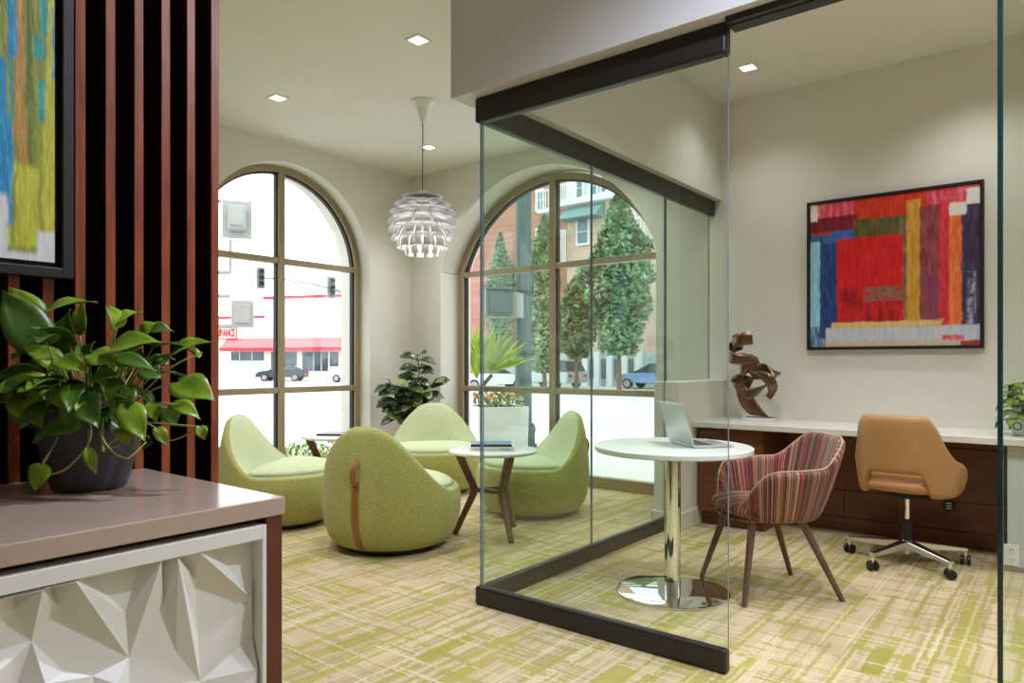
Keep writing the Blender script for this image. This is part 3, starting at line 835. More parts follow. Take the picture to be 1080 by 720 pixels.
# door frame (mitred lip)
b = MB()
xl = -1.64
for (x0,z0,x1,z1) in ((xl,.06,xl+FRW,ztop_),(xr_in,.06,x_r,ztop_),(xl+FRW,.06,xr_in,.06+FRW),(xl+FRW,zin,xr_in,ztop_)): b.box(x0,.002,z0,x1,.042,z1)
dr = b.build('door', M['white_lacquer'], sb, bevel=.0015)
# facets: points on the door in its own plane with a height each (depth towards the viewer)
H0, H1, HM = .0, .034, .0
pts, hs, idx = [], [], {}
def fp(n, px, py, h): idx[n] = len(pts); p = PX(px, py); pts.append((min(p[0], xr_in-.001), min(p[1], zin-.001))); hs.append(h)
fp('S1',39,680,0); fp('S2',142.5,697,0); fp('S3',218,722,0); fp('S4',270,633,.008)
fp('R1',42.5,621,H1); fp('R2',78,612,H1); fp('R3',167.5,588,H1); fp('R4',185,584,H1); fp('R5',209,580,H1); fp('R6',-20,640,H1)
fp('K1',20.5,647,HM); fp('K1t',22,627,HM); fp('K2t',58,617,HM); fp('K2',67.7,642,HM); fp('K2b',67.5,664,HM); fp('K3',89.5,667,HM)
fp('K4t',99,607,HM); fp('K4',138.5,650,HM); fp('K5t',155,593,HM); fp('K7t',177.5,587,HM*.6); fp('K7',178.7,641,HM); fp('K8',168,686,HM)
fp('K9',192.5,691,HM); fp('K10t',194,584,HM*.6); fp('K10',212.5,613,HM); fp('K11',228.7,685,HM); fp('K12',255,640,HM); fp('K13t',231,577,HM)
fp('RT',274,563,HM); fp('RR',273.5,604,HM); fp('K14',273,672,HM); fp('R8',272,705,H1*.7)
fp('B1',74,712,HM); fp('B2',48,721,H1*.7); fp('B3',25,721,HM); fp('B4',-3,710,H1*.7); fp('B5',-3,691,HM); fp('B6',104,717,HM); fp('B7',125,722,H1*.6); fp('B8',143,727,HM)
rnd = random.Random(5)
x0f, z0f = xl+FRW, .06+FRW
def raw(x, z, h):
    pts.append((x, z)); hs.append(h); return len(pts)-1
corner = [raw(x0f,z0f,HM), raw(xr_in-.0005,z0f,HM), raw(xr_in-.0005,zin-.0005,HM), raw(x0f,zin-.0005,HM)]
# the same pattern carries on down and to the left, out of the photograph
zlow = min(p[1] for p in pts[:-4])
for sx in range(12):
    for sz in range(4):
        x = x0f + .10 + sx*.135 + rnd.uniform(-.02,.02); z = z0f + .08 + sz*.15 + rnd.uniform(-.02,.02)
        if z > zlow - .03 and x > -.62: continue
        if x > xr_in - .03 or z > zin - .03: continue
        raw(x, z, 0)
        for k in range(6):
            a = k*PI/3 + .3*sx
            xx, zz = x + .055*math.cos(a), z + .06*math.sin(a)
            if x0f+.01 < xx < xr_in-.01 and z0f+.01 < zz < zin-.01 and not (zz > zlow-.01 and xx > -.60): raw(xx, zz, H1 if k % 2 else HM)
E_ = []
chain = ['S1 K1 K1t R1','S1 R1','S1 K2b K2 K2t R1','K2t R2','S2 R2','S2 K3 K2','R2 K4t K4 S2','K4 K5t R3','S2 R3','R3 K7t K7 K8 S2','K7 K9 S3','K7t R4','S3 R4','R4 K10t K10 K11 S3','K10t R5','R5 S4','K10 K12 S4',
         'R5 K13t RR S4','K11 K12','S3 S4','S3 K14 RR','S3 R8','S1 B5','S1 B4','S1 B3','S1 B2','S1 B1','S2 B6','S2 B7','S2 B8','S1 S2']
for a, c in [(x[k], x[k+1]) for x in (q.split() for q in chain) for k in range(len(x)-1)]:
    E_.append((idx[a], idx[c]))
vo, eo, fo, ov, oe, of_ = delaunay_2d_cdt([Vector(p) for p in pts], E_, [], 0, 1e-5)
b = MB(); vv = []
for i, p in enumerate(vo):
    h = hs[ov[i][0]] if ov[i] else HM
    vv.append((p.x, .034 - h*.95, p.y))
inside = [f for f in fo if all(x0f-.001 <= vo[i].x <= xr_in+.001 for i in f)]
b.add(vv, inside)
b.build('faceted_panel', M['white_lacquer'], dr)

# ================================================================== PAINTINGS
def painting_material(name, base, layers, wob=.025, grain=30):
    """layers: (u0,u1,v0,v1,colour,colour2) rectangles of paint with ragged edges, brushed"""
    t = NT(name); tc = t.n('TexCoord'); sp = t.n('SeparateXYZ'); t.l(tc.outputs['UV'], sp.inputs[0])
    mp = t.n('Mapping'); mp.inputs['Scale'].default_value = (grain, grain*.18, 1); t.l(tc.outputs['UV'], mp.inputs[0])
    br = t.noise(mp.outputs[0], 1.6, 4, .65)
    mp2 = t.n('Mapping'); mp2.inputs['Scale'].default_value = (6, 6, 1); t.l(tc.outputs['UV'], mp2.inputs[0])
    n2 = t.noise(mp2.outputs[0], 2.2, 5, .6)
    u = t.math('ADD', sp.outputs[0], t.math('MULTIPLY', t.math('SUBTRACT', n2, .5), wob*1.6))
    v = t.math('ADD', sp.outputs[1], t.math('MULTIPLY', t.math('SUBTRACT', n2, .5), wob*1.6))
    c = t.mix(br, base[0], base[1])
    for (u0,u1,v0,v1,c1,c2,op) in layers:
        m = t.math('MULTIPLY', t.math('MULTIPLY', t.step(u, u0-.006, u0+.006), t.math('SUBTRACT', 1.0, t.step(u, u1-.006, u1+.006))),
                   t.math('MULTIPLY', t.step(v, v0-.008, v0+.008), t.math('SUBTRACT', 1.0, t.step(v, v1-.008, v1+.008))))
        if op < 1: m = t.math('MULTIPLY', m, t.step(n2, .5-op*.35, .62-op*.2))
        c = t.mix(m, c, t.mix(t.step(br, .35, .68), c1, c2))
    return t.pbsdf(c, .38, 0, t.math('ADD', br, n2), .35, .006)
def framed(name, label, loc, axis, w, h, mat, fw, fd, frmat, gap=0):
    """local: canvas in the x-z plane seen from -y; axis rotation about z"""
    r = thing(name, label, 'painting', loc, axis)
    b = MB()
    for (x0,z0,x1,z1) in ((0,0,fw,h),(w-fw,0,w,h),(fw,0,w-fw,fw),(fw,h-fw,w-fw,h)): b.box(x0,-fd,z0,x1,-.001,z1)
    b.build('frame', frmat, r, bevel=.0015)
    MB().box(fw,-fd*.35,fw,w-fw,-.0015,h-fw).build('backing_board', M['black_plastic'], r)
    g = fw + gap; b = MB(); b.box(g,-fd*.72,g,w-g,-fd*.36,h-g)
    uv = [((p[0]-g)/(w-2*g), (p[2]-g)/(h-2*g)) for p in b.v]
    b.build('canvas', mat, r, uv=uv)
    return r
M['art_frame'] = simple('black_picture_frame', S(30,26,28), .4)
red, dred = S(206,20,26), S(150,14,24)
L = [
 (-.1,1.1,.90,1.1,S(206,36,72),S(240,120,140),1),(.28,.72,.86,1.1,S(226,58,30),S(190,40,30),1),(-.1,.30,.80,.90,S(96,18,34),S(150,30,44),1),
 (-.1,.14,-.1,.78,S(40,76,140),S(62,108,172),1),(.0,.14,-.1,.16,S(40,70,130),S(170,200,220),.8),
 (.14,.30,.70,.80,S(50,92,176),S(72,120,196),1),(.06,.20,.06,.72,S(28,52,112),S(46,84,150),1),(-.1,.065,.14,.74,S(128,196,226),S(176,222,238),1),
 (.28,.60,.70,.86,S(70,82,44),S(120,96,54),1),(.56,.64,.10,.84,S(96,88,70),S(150,130,110),1),
 (.175,.58,.165,.74,red,S(226,38,40),1),(.20,.58,.16,.40,dred,S(214,40,44),.55),(.34,.58,.30,.40,S(120,116,96),S(186,60,60),.5),
 (.60,.68,.13,.95,S(198,138,40),S(222,170,72),1),(.675,.80,.13,.90,S(122,50,60),S(168,84,92),1),(.70,.80,.13,.45,S(150,72,104),S(120,58,84),.8),
 (.78,.86,.10,.92,S(206,32,52),S(230,70,84),1),(.835,.915,.10,.84,S(226,96,44),S(240,140,80),1),(.905,1.1,.08,.88,S(48,34,66),S(80,68,110),1),(.93,.98,.12,.46,S(180,180,214),S(60,48,90),.5),
 (.10,1.1,.03,.13,S(186,192,210),S(206,208,216),1),(.14,.80,.125,.165,S(216,180,116),S(228,200,140),1),(.10,.9,-.1,.035,S(214,186,120),S(200,200,206),1),
 (.80,.92,.035,.065,S(206,40,64),S(226,120,130),1),
 (.0,.05,.88,1.1,S(226,220,208),S(232,226,214),1),(.84,.93,.82,.90,S(226,222,214),S(232,228,220),1),(.93,1.1,.88,.98,S(226,222,214),S(232,228,220),1)]
M['art_red'] = painting_material('abstract_red_blue_paint', (S(150,40,50),S(190,80,60)), L, .02, 26)
# wall x = WB, local x axis runs towards -y
framed('painting', 'square abstract painting with a red block among blue, ochre and purple bands on office wall', (WB-.0005, 1.497, 1.250), -PI/2, 1.064, 1.060, M['art_red'], .018, .040, M['art_frame'], .004)
fx = .6245
def AU(px, py):
    p = on_y(px, py, 1.770); return ((p.x - (fx-.95+.034))/(.95-.068), (p.z - 1.347-.034)/(1.20-.068))
def AL(px0, py0, px1, py1, c1, c2, op=1):
    u0, v1 = AU(px0, py0); u1, v0 = AU(px1, py1); return (u0, u1, v0, v1 + (.5 if py0 <= 0 else 0), c1, c2, op)
blue, teal, ochre, lime, olive, dgr = (S(24,126,190),S(52,160,210)), (S(24,140,140),S(70,172,160)), (S(176,130,56),S(198,154,84)), (S(176,176,48),S(206,204,84)), (S(126,138,50),S(158,162,66)), (S(88,110,44),S(120,132,50))
L2 = []
rr = random.Random(3); uu = -.05
while uu < .86:
    wd_ = rr.uniform(.12,.2); c_ = rr.choice([blue,olive,lime,lime,ochre,teal,olive]); L2.append((uu, uu+wd_, rr.uniform(.12,.4), rr.uniform(.7,1.2), c_[0], c_[1], 1)); uu += wd_*rr.uniform(.45,.8)
L2 += [AL(-20,0,40,300,*olive), AL(30,0,70,300,*olive), AL(22,0,33,250,*dgr), AL(48,0,56,250,*lime), AL(44,95,66,250,*lime), AL(13,0,24,150,*ochre), AL(18,110,27,180,*ochre), 
 AL(2,170,40,262,*lime), AL(12,185,15,258,*dgr), AL(40,0,49,40,*teal), AL(33,38,46,66,*teal), AL(38,84,46,130,*teal), AL(55,8,63,88,*blue), AL(7,0,16,62,*blue), AL(-8,58,6,215,*blue), AL(4,120,12,238,*blue), AL(9,60,13,130,*teal),
 AL(-20,262,40,330,S(216,216,224),S(228,228,232)), AL(38,244,80,330,S(216,216,224),S(228,228,232)), (-.1,.9,-.1,.12,S(216,216,224),S(228,228,232),1)]
M['art_streak'] = painting_material('abstract_streak_paint', (S(150,164,70),S(196,190,90)), L2, .012, 60)
framed('painting', 'tall abstract canvas of blue and lime vertical streaks in a dark box frame on slats', (fx-.95, 1.7955, 1.347), 0, .95, 1.20, M['art_streak'], .022, .045, M['art_frame'], .012)

# ================================================================== LEAVES
def leaf(mb, base, tip, up, width, fold=.25, droop=.15, nl=9, heart=True, mi=0, wave=0.0, twist=0.0):
    base, tip, up = Vector(base), Vector(tip), Vector(up)
    ax = tip - base; Ln = ax.length; ax.normalize()
    side = ax.cross(up)
    if side.length < 1e-4: side = ax.cross(Vector((.3,.9,.2)))
    side.normalize(); nr = side.cross(ax).normalized()
    if twist:
        R_ = Matrix.Rotation(twist, 3, ax); side = R_ @ side; nr = R_ @ nr
    rows = []
    prof = [(-.07,.30),(-.02,.62),(.08,.88),(.22,1.0),(.38,.97),(.55,.80),(.72,.52),(.87,.22),(1.0,.0)] if heart else [(0,.06),(.1,.38),(.25,.74),(.42,.97),(.58,1.0),(.74,.84),(.88,.52),(.97,.2),(1,.02)]
    for i, (t, w) in enumerate(prof):
        c = base + ax*(Ln*t) + nr*(Ln*droop*(math.sin(PI*min(max(t,0),1))*.9) )
        r = []
        for s in (-1,-.55,0,.55,1):
            ss_ = s*w*width/2
            tt = 0.0
            if heart and i == 0: tt = 0 if s == 0 else -.02*Ln
            if heart and i == 0 and s == 0: cc = base.copy()
            else: cc = c
            r.append(cc + side*ss_ + nr*(abs(ss_)*fold + wave*width*.06*math.sin(7*t + s*2)) + ax*tt)
        rows.append(r)
    mb.grid(rows, mi=mi)
def petiole(mb, a, b, r=.0022, sag=.15, n=6):
    a, b = Vector(a), Vector(b); pts = []
    L_ = (b-a).length
    for i in range(n+1):
        t = i/n; p = a.lerp(b, t); p.z += sag*L_*math.sin(PI*t); pts.append(p)
    mb.tube(pts, r, 5)

# ------------------------------------------------------------------ pothos on the sideboard
PC = Vector((.600, 1.600, .9005))
pp = thing('potted_plant', 'trailing heart-leaf plant in a round charcoal pot on the sideboard', 'plant', PC)
MB().lathe([(0,0),(.062,0),(.068,.004),(.074,.02),(.088,.075),(.0965,.13),(.0985,.160),(.0975,.164),(.093,.162),(.090,.15),(.088,.135),(0,.135)], 56).build('pot', M['pot_dark'], pp, smooth=40, weld=True)
MB().lathe([(0,.140),(.05,.142),(.0875,.137)], 32).build('soil', M['soil'], pp, smooth=180)
lf, st = MB(), MB()
T0 = 1.455
def K(base, tip, w, dt0=0.0, dt1=None, droop=.12, fold=.22, up=(0,0,1), mi=0, tw=0.0, root=None, sag=.12):
    """leaf from photo measurements: base and tip (pixels), width in metres, depth offsets from the pot axis"""
    dt1 = dt0 if dt1 is None else dt1
    b_ = at(base[0], base[1], T0 + dt0) - PC; t_ = at(tip[0], tip[1], T0 + dt1) - PC
    leaf(lf, b_, t_, up, w, fold, droop, mi=mi, twist=tw, wave=1.0)
    if root is None: root = (b_.x*.32, b_.y*.32, .14)
    rl = math.hypot(root[0], root[1])
    if rl > .075: root = (root[0]*.075/rl, root[1]*.075/rl, .14)
    petiole(st, root, b_, .0021, sag)
UPF = (-.55,-.55,.7)        # towards the viewer and up
K((43,366),(2,306),.085,-.06,-.08,.05,.18,UPF,1); K((40,338),(8,303),.060,-.02,-.03,.1,.2,UPF,0)
K((40,337),(103,319),.050,-.03,-.01,.15,.25,(-.3,-.3,.9),0); K((68,374),(74,326),.056,-.03,-.04,.08,.2,UPF,1)
K((84,350),(88,316),.034,.03,.03,.1,.2,UPF,0); K((124,345),(112,322),.05,.02,.0,.1,.3,(-.3,-.4,.9),0); K((124,342),(150,330),.040,.02,.04,.2,.3,(0,-.4,.9),0)
K((112,371),(174,362),.062,-.08,-.08,.14,.2,(-.4,-.5,.8),0); K((174,383),(229,361),.052,.02,.0,.16,.25,(-.35,-.45,.85),0)
K((188,404),(228,424),.070,-.03,-.05,.12,.15,UPF,0); K((62,384),(24,366),.046,-.10,-.11,.12,.25,UPF,0); K((62,380),(94,395),.044,-.10,-.11,.15,.3,UPF,0)
K((96,374),(124,386),.05,-.09,-.1,.1,.2,UPF,0); K((112,380),(168,393),.046,-.07,-.06,.14,.2,(-.4,-.5,.8),1)
K((22,412),(44,452),.070,-.06,-.09,.08,.15,UPF,0); K((45,383),(22,395),.046,-.04,-.03,.1,.2,UPF,1); K((24,428),(34,452),.05,-.05,-.05,.1,.2,UPF,1)
K((82,447),(35,467),.056,-.11,-.13,.14,.25,(-.4,-.5,.8),1); K((82,415),(74,456),.060,-.10,-.12,.05,.2,UPF,1); K((84,418),(104,452),.058,-.11,-.13,.08,.2,UPF,1)
K((134,428),(153,466),.054,-.09,-.11,.1,.2,UPF,0); K((136,410),(128,440),.04,-.08,-.1,.05,.2,UPF,1); K((128,452),(137,470),.032,-.10,-.11,.1,.3,UPF,0)
K((152,390),(170,400),.05,-.03,-.03,.15,.2,UPF,1); K((160,426),(165,446),.036,-.03,-.05,.15,.2,UPF,0); K((184,426),(212,443),.036,.0,-.01,.2,.2,UPF,0)
K((150,352),(166,340),.034,.04,.05,.2,.2,UPF,0); K((156,348),(184,350),.034,.05,.06,.2,.2,UPF,1); K((205,375),(214,372),.03,.04,.05,.2,.2,UPF,0)
K((176,430),(186,448),.042,.04,.05,.1,.2,UPF,1); K((158,462),(150,474),.03,.02,.02,.1,.2,UPF,1); K((166,452),(176,470),.028,.02,.02,.1,.3,UPF,0)
K((92,383),(100,360),.044,.0,-.02,.1,.2,UPF,1); K((52,352),(60,340),.03,.05,.05,.1,.2,UPF,1); K((55,368),(44,360),.044,.02,.02,.1,.2,UPF,0)
K((108,400),(126,392),.04,-.02,.0,.1,.2,UPF,1); K((145,380),(150,366),.04,.03,.03,.1,.2,UPF,1); K((165,385),(178,374),.044,.04,.06,.1,.2,UPF,1)
# trailing vines with their end leaves
def vine(pxs, dts, endleaf=None, r=.0018):
    pts = [at(x, y, T0 + d) - PC for (x, y), d in zip(pxs, dts)]
    out = []
    for i in range(len(pts)-1):
        p0 = pts[max(i-1,0)]; p1 = pts[i]; p2 = pts[i+1]; p3 = pts[min(i+2, len(pts)-1)]
        for k in range(6):
            t = k/6; out.append(.5*((2*p1) + (p2-p0)*t + (2*p0-5*p1+4*p2-p3)*t*t + (3*p1-p0-3*p2+p3)*t**3))
    out.append(pts[-1]); st.tube(out, r, 5)
vine([(88,436),(96,452),(92,470),(70,494),(50,501)],[-.05,-.11,-.12,-.12,-.12])
K((44,491),(37,517),.047,-.12,-.125,.02,.12,UPF,0,0,at(50,501,T0-.12)-PC,0)
K((93,474),(102,500),.024,-.12,-.12,.1,.3,UPF,0,0,at(92,470,T0-.12)-PC,0)
vine([(100,436),(108,462),(120,477),(134,484)],[-.06,-.12,-.12,-.11]); vine([(108,440),(109,476)],[-.09,-.13],r=.003)
vine([(134,484),(142,478),(154,466)],[-.11,-.1,-.08]); vine([(126,470),(112,472),(128,458)],[-.11,-.12,-.1])
vine([(160,452),(180,464),(205,454),(212,450)],[.0,.0,.0,.0]); K((211,450),(216,464),.026,0,0,.4,.5,UPF,0,0,at(212,450,T0)-PC,0)
vine([(30,360),(12,386),(5,405),(16,428),(28,425)],[-.02,-.02,-.02,-.03,-.04])
rg = random.Random(12)
for i in range(30):                          # bundle of petioles rising out of the soil
    a = rg.uniform(0, 2*PI); r0 = rg.uniform(.0,.07); r1 = rg.uniform(.05,.12)
    petiole(st, (r0*math.cos(a), r0*math.sin(a), .138), (r1*math.cos(a+.3), r1*math.sin(a+.3), rg.uniform(.20,.27)), .0019, .05)
for i in range(22):
    a = -2.4 + rg.uniform(-1.5,1.5); r1 = rg.uniform(.07,.115); z = rg.uniform(.155,.235)
    b_ = Vector((r1*math.cos(a), r1*math.sin(a), z)); d = Vector((math.cos(a+rg.uniform(-.9,.9)), math.sin(a+rg.uniform(-.9,.9)), rg.uniform(-1.2,.1))).normalized()
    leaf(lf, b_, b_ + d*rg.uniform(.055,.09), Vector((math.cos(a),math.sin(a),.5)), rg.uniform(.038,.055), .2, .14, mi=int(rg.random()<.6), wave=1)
    petiole(st, (b_.x*.5, b_.y*.5, .138), b_, .0019, .1)
for i in range(26):
    a = rg.uniform(0, 2*PI); r1 = rg.uniform(.05,.14); z = rg.uniform(.19,.30)
    b_ = Vector((r1*math.cos(a), r1*math.sin(a), z)); d = Vector((math.cos(a+rg.uniform(-.6,.6)), math.sin(a+rg.uniform(-.6,.6)), rg.uniform(-.3,.4))).normalized()
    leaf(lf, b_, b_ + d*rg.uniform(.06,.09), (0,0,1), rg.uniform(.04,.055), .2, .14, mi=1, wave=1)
    petiole(st, (b_.x*.4, b_.y*.4, .138), b_, .0019, .05)
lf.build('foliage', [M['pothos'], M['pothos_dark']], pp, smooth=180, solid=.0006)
st.build('stems', M['vine'], pp, smooth=180)

# ------------------------------------------------------------------ rubber plant in the corner
fpos = at(432, HOR, 7.05)
fk = thing('potted_plant', 'bushy rubber plant in the corner between the two arched windows', 'plant', (fpos.x, fpos.y, 0))
MB().lathe([(0,0),(.13,0),(.14,.01),(.18,.36),(.185,.38),(.17,.38),(.165,.33),(0,.33)], 40).build('pot', M['white_lacquer'], fk, smooth=40, weld=True)
MB().lathe([(0,.338),(.165,.333)], 30).build('soil', M['soil'], fk)
lf, st = MB(), MB(); rg = random.Random(8)
axr = R2; 
def W(px, py, dt=0.0): return at(px, py, 7.05+dt) - Vector((fpos.x, fpos.y, 0))
stems = [[(432,452),(428,432),(416,415),(411,402)],[(433,455),(435,430),(437,408),(443,392),(440,376)],[(434,452),(440,425),(449,412),(459,402)],[(431,455),(424,440),(416,430),(412,424)],[(435,450),(438,425),(433,412),(430,404)]]
for q, stm in enumerate(stems):
    dts = [0, rg.uniform(-.06,.06), rg.uniform(-.1,.1), rg.uniform(-.14,.14)] + [rg.uniform(-.14,.14)]
    P_ = [Vector((0,0,.33))] + [W(x, y, d) for (x, y), d in zip(stm, dts)]
    st.tube(P_, [.009]*2 + [.006]*(len(P_)-2), 6)
    n = 26
    for i in range(n):
        t = .42 + .58*i/(n-1); f = t*(len(P_)-1); k = min(int(f), len(P_)-2); p = P_[k].lerp(P_[k+1], f-k)
        a = i*2.4 + q; el = rg.uniform(-.35,.55)
        d = Vector((math.cos(a)*math.cos(el), math.sin(a)*math.cos(el), math.sin(el)))
        p2 = p + d*rg.uniform(.012,.03)
        L_ = rg.uniform(.13,.19)
        leaf(lf, p2, p2 + (d + Vector((0,0,-.25)))*L_, Vector((-.5,-.4,.75)), L_*.60, .22, .12, heart=False, mi=1 if rg.random() < .22 else 0)
lf.build('foliage', [M['ficus'], M['ficus_var']], fk, smooth=180, solid=.001)
st.build('stems', M['bark'], fk, smooth=180)

# ------------------------------------------------------------------ small plant at the right end of the desk
v = on_z(1072, 463, .742)
pr = thing('potted_plant', 'leafy green plant in a white pot with painted rings on the desk', 'plant', (5.0, .215, .7425))
MB().lathe([(0,0),(.05,0),(.056,.005),(.070,.05),(.074,.10),(.072,.13),(.068,.132),(.066,.12),(0,.12)], 40).build('pot', M['white_lacquer'], pr, smooth=40, weld=True)
b = MB()
for k in range(7):
    a = 2*PI*k/7; c_ = Vector((math.cos(a)*.0715, math.sin(a)*.0715, .055)); s_ = Vector((-math.sin(a), math.cos(a), 0))
    b = MB(); b.tube([c_ + s_*(.022*math.cos(2*PI*i/14)) + Vector((math.cos(a)*.002*math.sin(2*PI*i/14), math.sin(a)*.002*math.sin(2*PI*i/14), .022*math.sin(2*PI*i/14))) for i in range(15)], .003, 5, cap=False)
    b.build('painted_ring', M['pot_dark'], pr, smooth=180)
lf, st = MB(), MB(); rg = random.Random(4)
for i in range(46):
    a = i*2.4; rr_ = .02 + .075*math.sqrt(i/46); z = .30 - .22*(i/46)**1.3
    p = Vector((rr_*math.cos(a), rr_*math.sin(a), z)); d = Vector((math.cos(a), math.sin(a), rg.uniform(-1.1,-.1))).normalized()
    leaf(lf, p, p + d*rg.uniform(.065,.09), Vector((math.cos(a),math.sin(a),.7)), rg.uniform(.06,.08), .15, .15, mi=i % 3 == 0)
    petiole(st, (0,0,.11), p, .002, .1)
lf.build('foliage', [M['pothos'], M['pothos_dark']], pr, smooth=180, solid=.0006); st.build('stems', M['vine'], pr, smooth=180)

# ================================================================== BRONZE RIBBON SCULPTURE (local: a = image right along the wall, b = towards the room, z)
sc0 = on_z(801, 446, .742)
sx_ = 5.09; sy_ = on_x(801, 440, sx_).y
sv = thing('sculpture', 'abstract bronze ribbon sculpture curling above a white plinth on the desk', 'sculpture', (sx_, sy_, .7425), -PI/2)
MB().box(-.105,-.055,0,.105,.055,.022).build('plinth', M['stone_base'], sv, bevel=.002)
MB().box(-.085,-.045,.0222,.105,.045,.027).build('base_plate', M['bronze_art'], sv, bevel=.001)
U = .00684/6*1.0       # metres per zoom pixel
def q_(x, y, b=0.0): return Vector(((x - 370)*.001145, b, .027 + (600 - y)*.001145))
def ribbon(name, cps, th=.005, n=14):
    """cps: list of (x, y, depth b, (wx, wy, wb)) in measured units; w = half width vector"""
    C_ = [(q_(x, y, b_), Vector((w_[0]*.001145, w_[2], -w_[1]*.001145))) for x, y, b_, w_ in cps]
    rows = []
    def cr(p0,p1,p2,p3,t): return .5*((2*p1) + (p2-p0)*t + (2*p0-5*p1+4*p2-p3)*t*t + (3*p1-p0-3*p2+p3)*t**3)
    for i in range(len(C_)-1):
        ii = [max(i-1,0), i, i+1, min(i+2, len(C_)-1)]
        for k in range(n + (i == len(C_)-2)):
            t = k/n
            c_ = cr(*[C_[j][0] for j in ii], t); w_ = cr(*[C_[j][1] for j in ii], t)
            rows.append([c_ - w_, c_ - w_*.33, c_ + w_*.33, c_ + w_])
    b = MB(); b.grid(rows); return b.build(name, M['bronze_art'], sv, smooth=180, solid=th)
# stem, rising from the plate and sweeping left
ribbon('stem_ribbon', [(385,596,.0,(46,4,.0)),(345,566,-.005,(42,-16,.0)),(297,508,-.01,(40,-26,.0)),(268,445,-.02,(36,-18,.0)),(256,405,-.03,(24,-10,.012))])
# lower loop: front band left -> right, then back round
ribbon('loop_ribbon', [(300,395,.07,(18,-40,0)),(240,368,.03,(-10,-36,0)),(215,400,-.03,(-18,-34,0)),(262,430,-.075,(-16,-34,0)),(330,455,-.085,(-4,-34,0)),(400,425,-.06,(20,-30,0)),(450,370,-.02,(34,-24,0)),(462,330,.02,(36,-8,0)),(430,300,.06,(30,22,0)),(370,300,.08,(12,36,0)),(310,330,.06,(0,40,0))])
ribbon('loop_ribbon', [(330,345,-.02,(-22,-24,0)),(380,335,-.05,(-10,-28,0)),(440,360,-.055,(22,-24,0)),(462,420,-.03,(30,-8,0)),(420,480,.02,(16,12,0))])
# middle vertical curl
ribbon('curl_ribbon', [(350,262,.03,(0,30,0)),(315,270,-.03,(0,48,0)),(282,280,-.055,(0,66,0)),(258,285,-.03,(0,68,0)),(262,270,.03,(0,60,0)),(310,255,.05,(0,50,0))])
# upper spiral
ribbon('spiral_ribbon', [(365,246,.0,(8,20,0)),(305,236,-.055,(0,34,0)),(235,232,-.085,(0,38,0)),(190,210,-.06,(0,40,0)),(172,180,.0,(0,44,0)),(195,150,.06,(0,42,0)),(240,130,.07,(0,42,0)),(235,115,-.01,(0,40,0)),(215,128,-.055,(0,42,0)),(275,112,-.085,(0,42,0)),(345,104,-.06,(4,42,0))])

# ================================================================== PENDANT LAMP
pd = thing('pendant_lamp', 'white artichoke pendant lamp of overlapping metal leaves hanging by the corner', 'pendant lamp', (3.836, 3.934, CEIL))
MB().lathe([(0,-.002),(.094,-.002),(.097,-.008),(.088,-.02),(.062,-.045),(.042,-.08),(.030,-.12),(.024,-.155),(.016,-.165),(0,-.165)], 48).build('ceiling_canopy', M['lamp_white'], pd, smooth=50, weld=True)
MB().tube([(0,0,-.165),(0,0,-.70)], .0035, 8).build('power_cable', M['gasket'], pd, smooth=60)
for k in range(3):
    a = 2*PI*k/3 + .5
    MB().tube([(.012*math.cos(a),.012*math.sin(a),-.16),(.085*math.cos(a),.085*math.sin(a),-.76)], .0011, 6).build('suspension_wire', M['alu'], pd)
LC = -.955; LR = .27
MB().lathe([(0,.265),(.026,.265),(.027,.215),(.07,.205),(.075,.19),(0,.19)], 32, (0,0,LC)).build('top_cap', M['lamp_white'], pd, smooth=40)
core = MB().lathe([(0,-.20),(.05,-.19),(.085,-.12),(.095,0),(.085,.12),(.06,.19),(0,.2)], 32, (0,0,LC)).build('inner_reflector', M['lamp_white'], pd, smooth=60)
for zz in (-.10, .02, .12):
    rr_ = .155*math.sqrt(max(.1, 1-(zz/.26)**2))
    MB().tube([(rr_*math.cos(2*PI*k/48), rr_*math.sin(2*PI*k/48), LC+zz) for k in range(49)], .003, 6, cap=False).build('support_ring', M['chrome'], pd, smooth=180)
def shade_leaf(el, tilt, w0, w1, ln):
    """one leaf, built for azimuth 0; el = latitude of its outer edge on the globe"""
    tipr, tipz = LR*math.cos(el), LR*math.sin(el)
    d = Vector((math.cos(tilt), 0, math.sin(tilt)))          # points outwards/downwards along the leaf
    tip = Vector((tipr, 0, tipz + LC)); rows = []
    for i in range(6):
        s = i/5; p = tip - d*ln*(1-s); w = lerp(w0, w1, s)
        nrm_ = Vector((-d.z, 0, d.x))
        rows.append([p + Vector((0, w/2*u_, 0)) - nrm_*(.10*w*u_*u_) + nrm_*.012*math.sin(PI*s) for u_ in (-1,-.5,0,.5,1)])
    b = MB(); b.grid(rows); return b
spec_ = [(50,2,.05,.125,.16),(31,-6,.07,.15,.16),(13,-17,.085,.155,.15),(-5,-30,.09,.145,.14),(-22,-44,.085,.132,.125),(-39,-60,.07,.108,.11),(-56,-78,.05,.08,.09),(-73,-98,.03,.05,.07)]
spec = [(54,6,.15),(37,-4,.16),(21,-14,.155),(6,-25,.15),(-9,-38,.14),(-25,-52,.13),(-42,-68,.115),(-61,-88,.09)]
spec = [(el, ti, .70*2*PI*LR*math.cos(math.radians(el))/12, .86*2*PI*LR*math.cos(math.radians(el))/12, ln) for el, ti, ln in spec]
for r_i, (el, ti, w0, w1, ln) in enumerate(spec):
    me0 = None; n_l = 12 if r_i < 7 else 10
    for k in range(n_l):
        az = 2*PI*(k + .5*(r_i % 2))/n_l
        if me0 is None:
            o0 = shade_leaf(math.radians(el), math.radians(ti), w0, w1, ln).build('shade_leaf', M['lamp_white'], pd, smooth=180, solid=.0012); ob = o0; me0 = o0
        else:
            ob = me0.copy(); COL.objects.link(ob)
        ob.rotation_euler = (0,0,az)
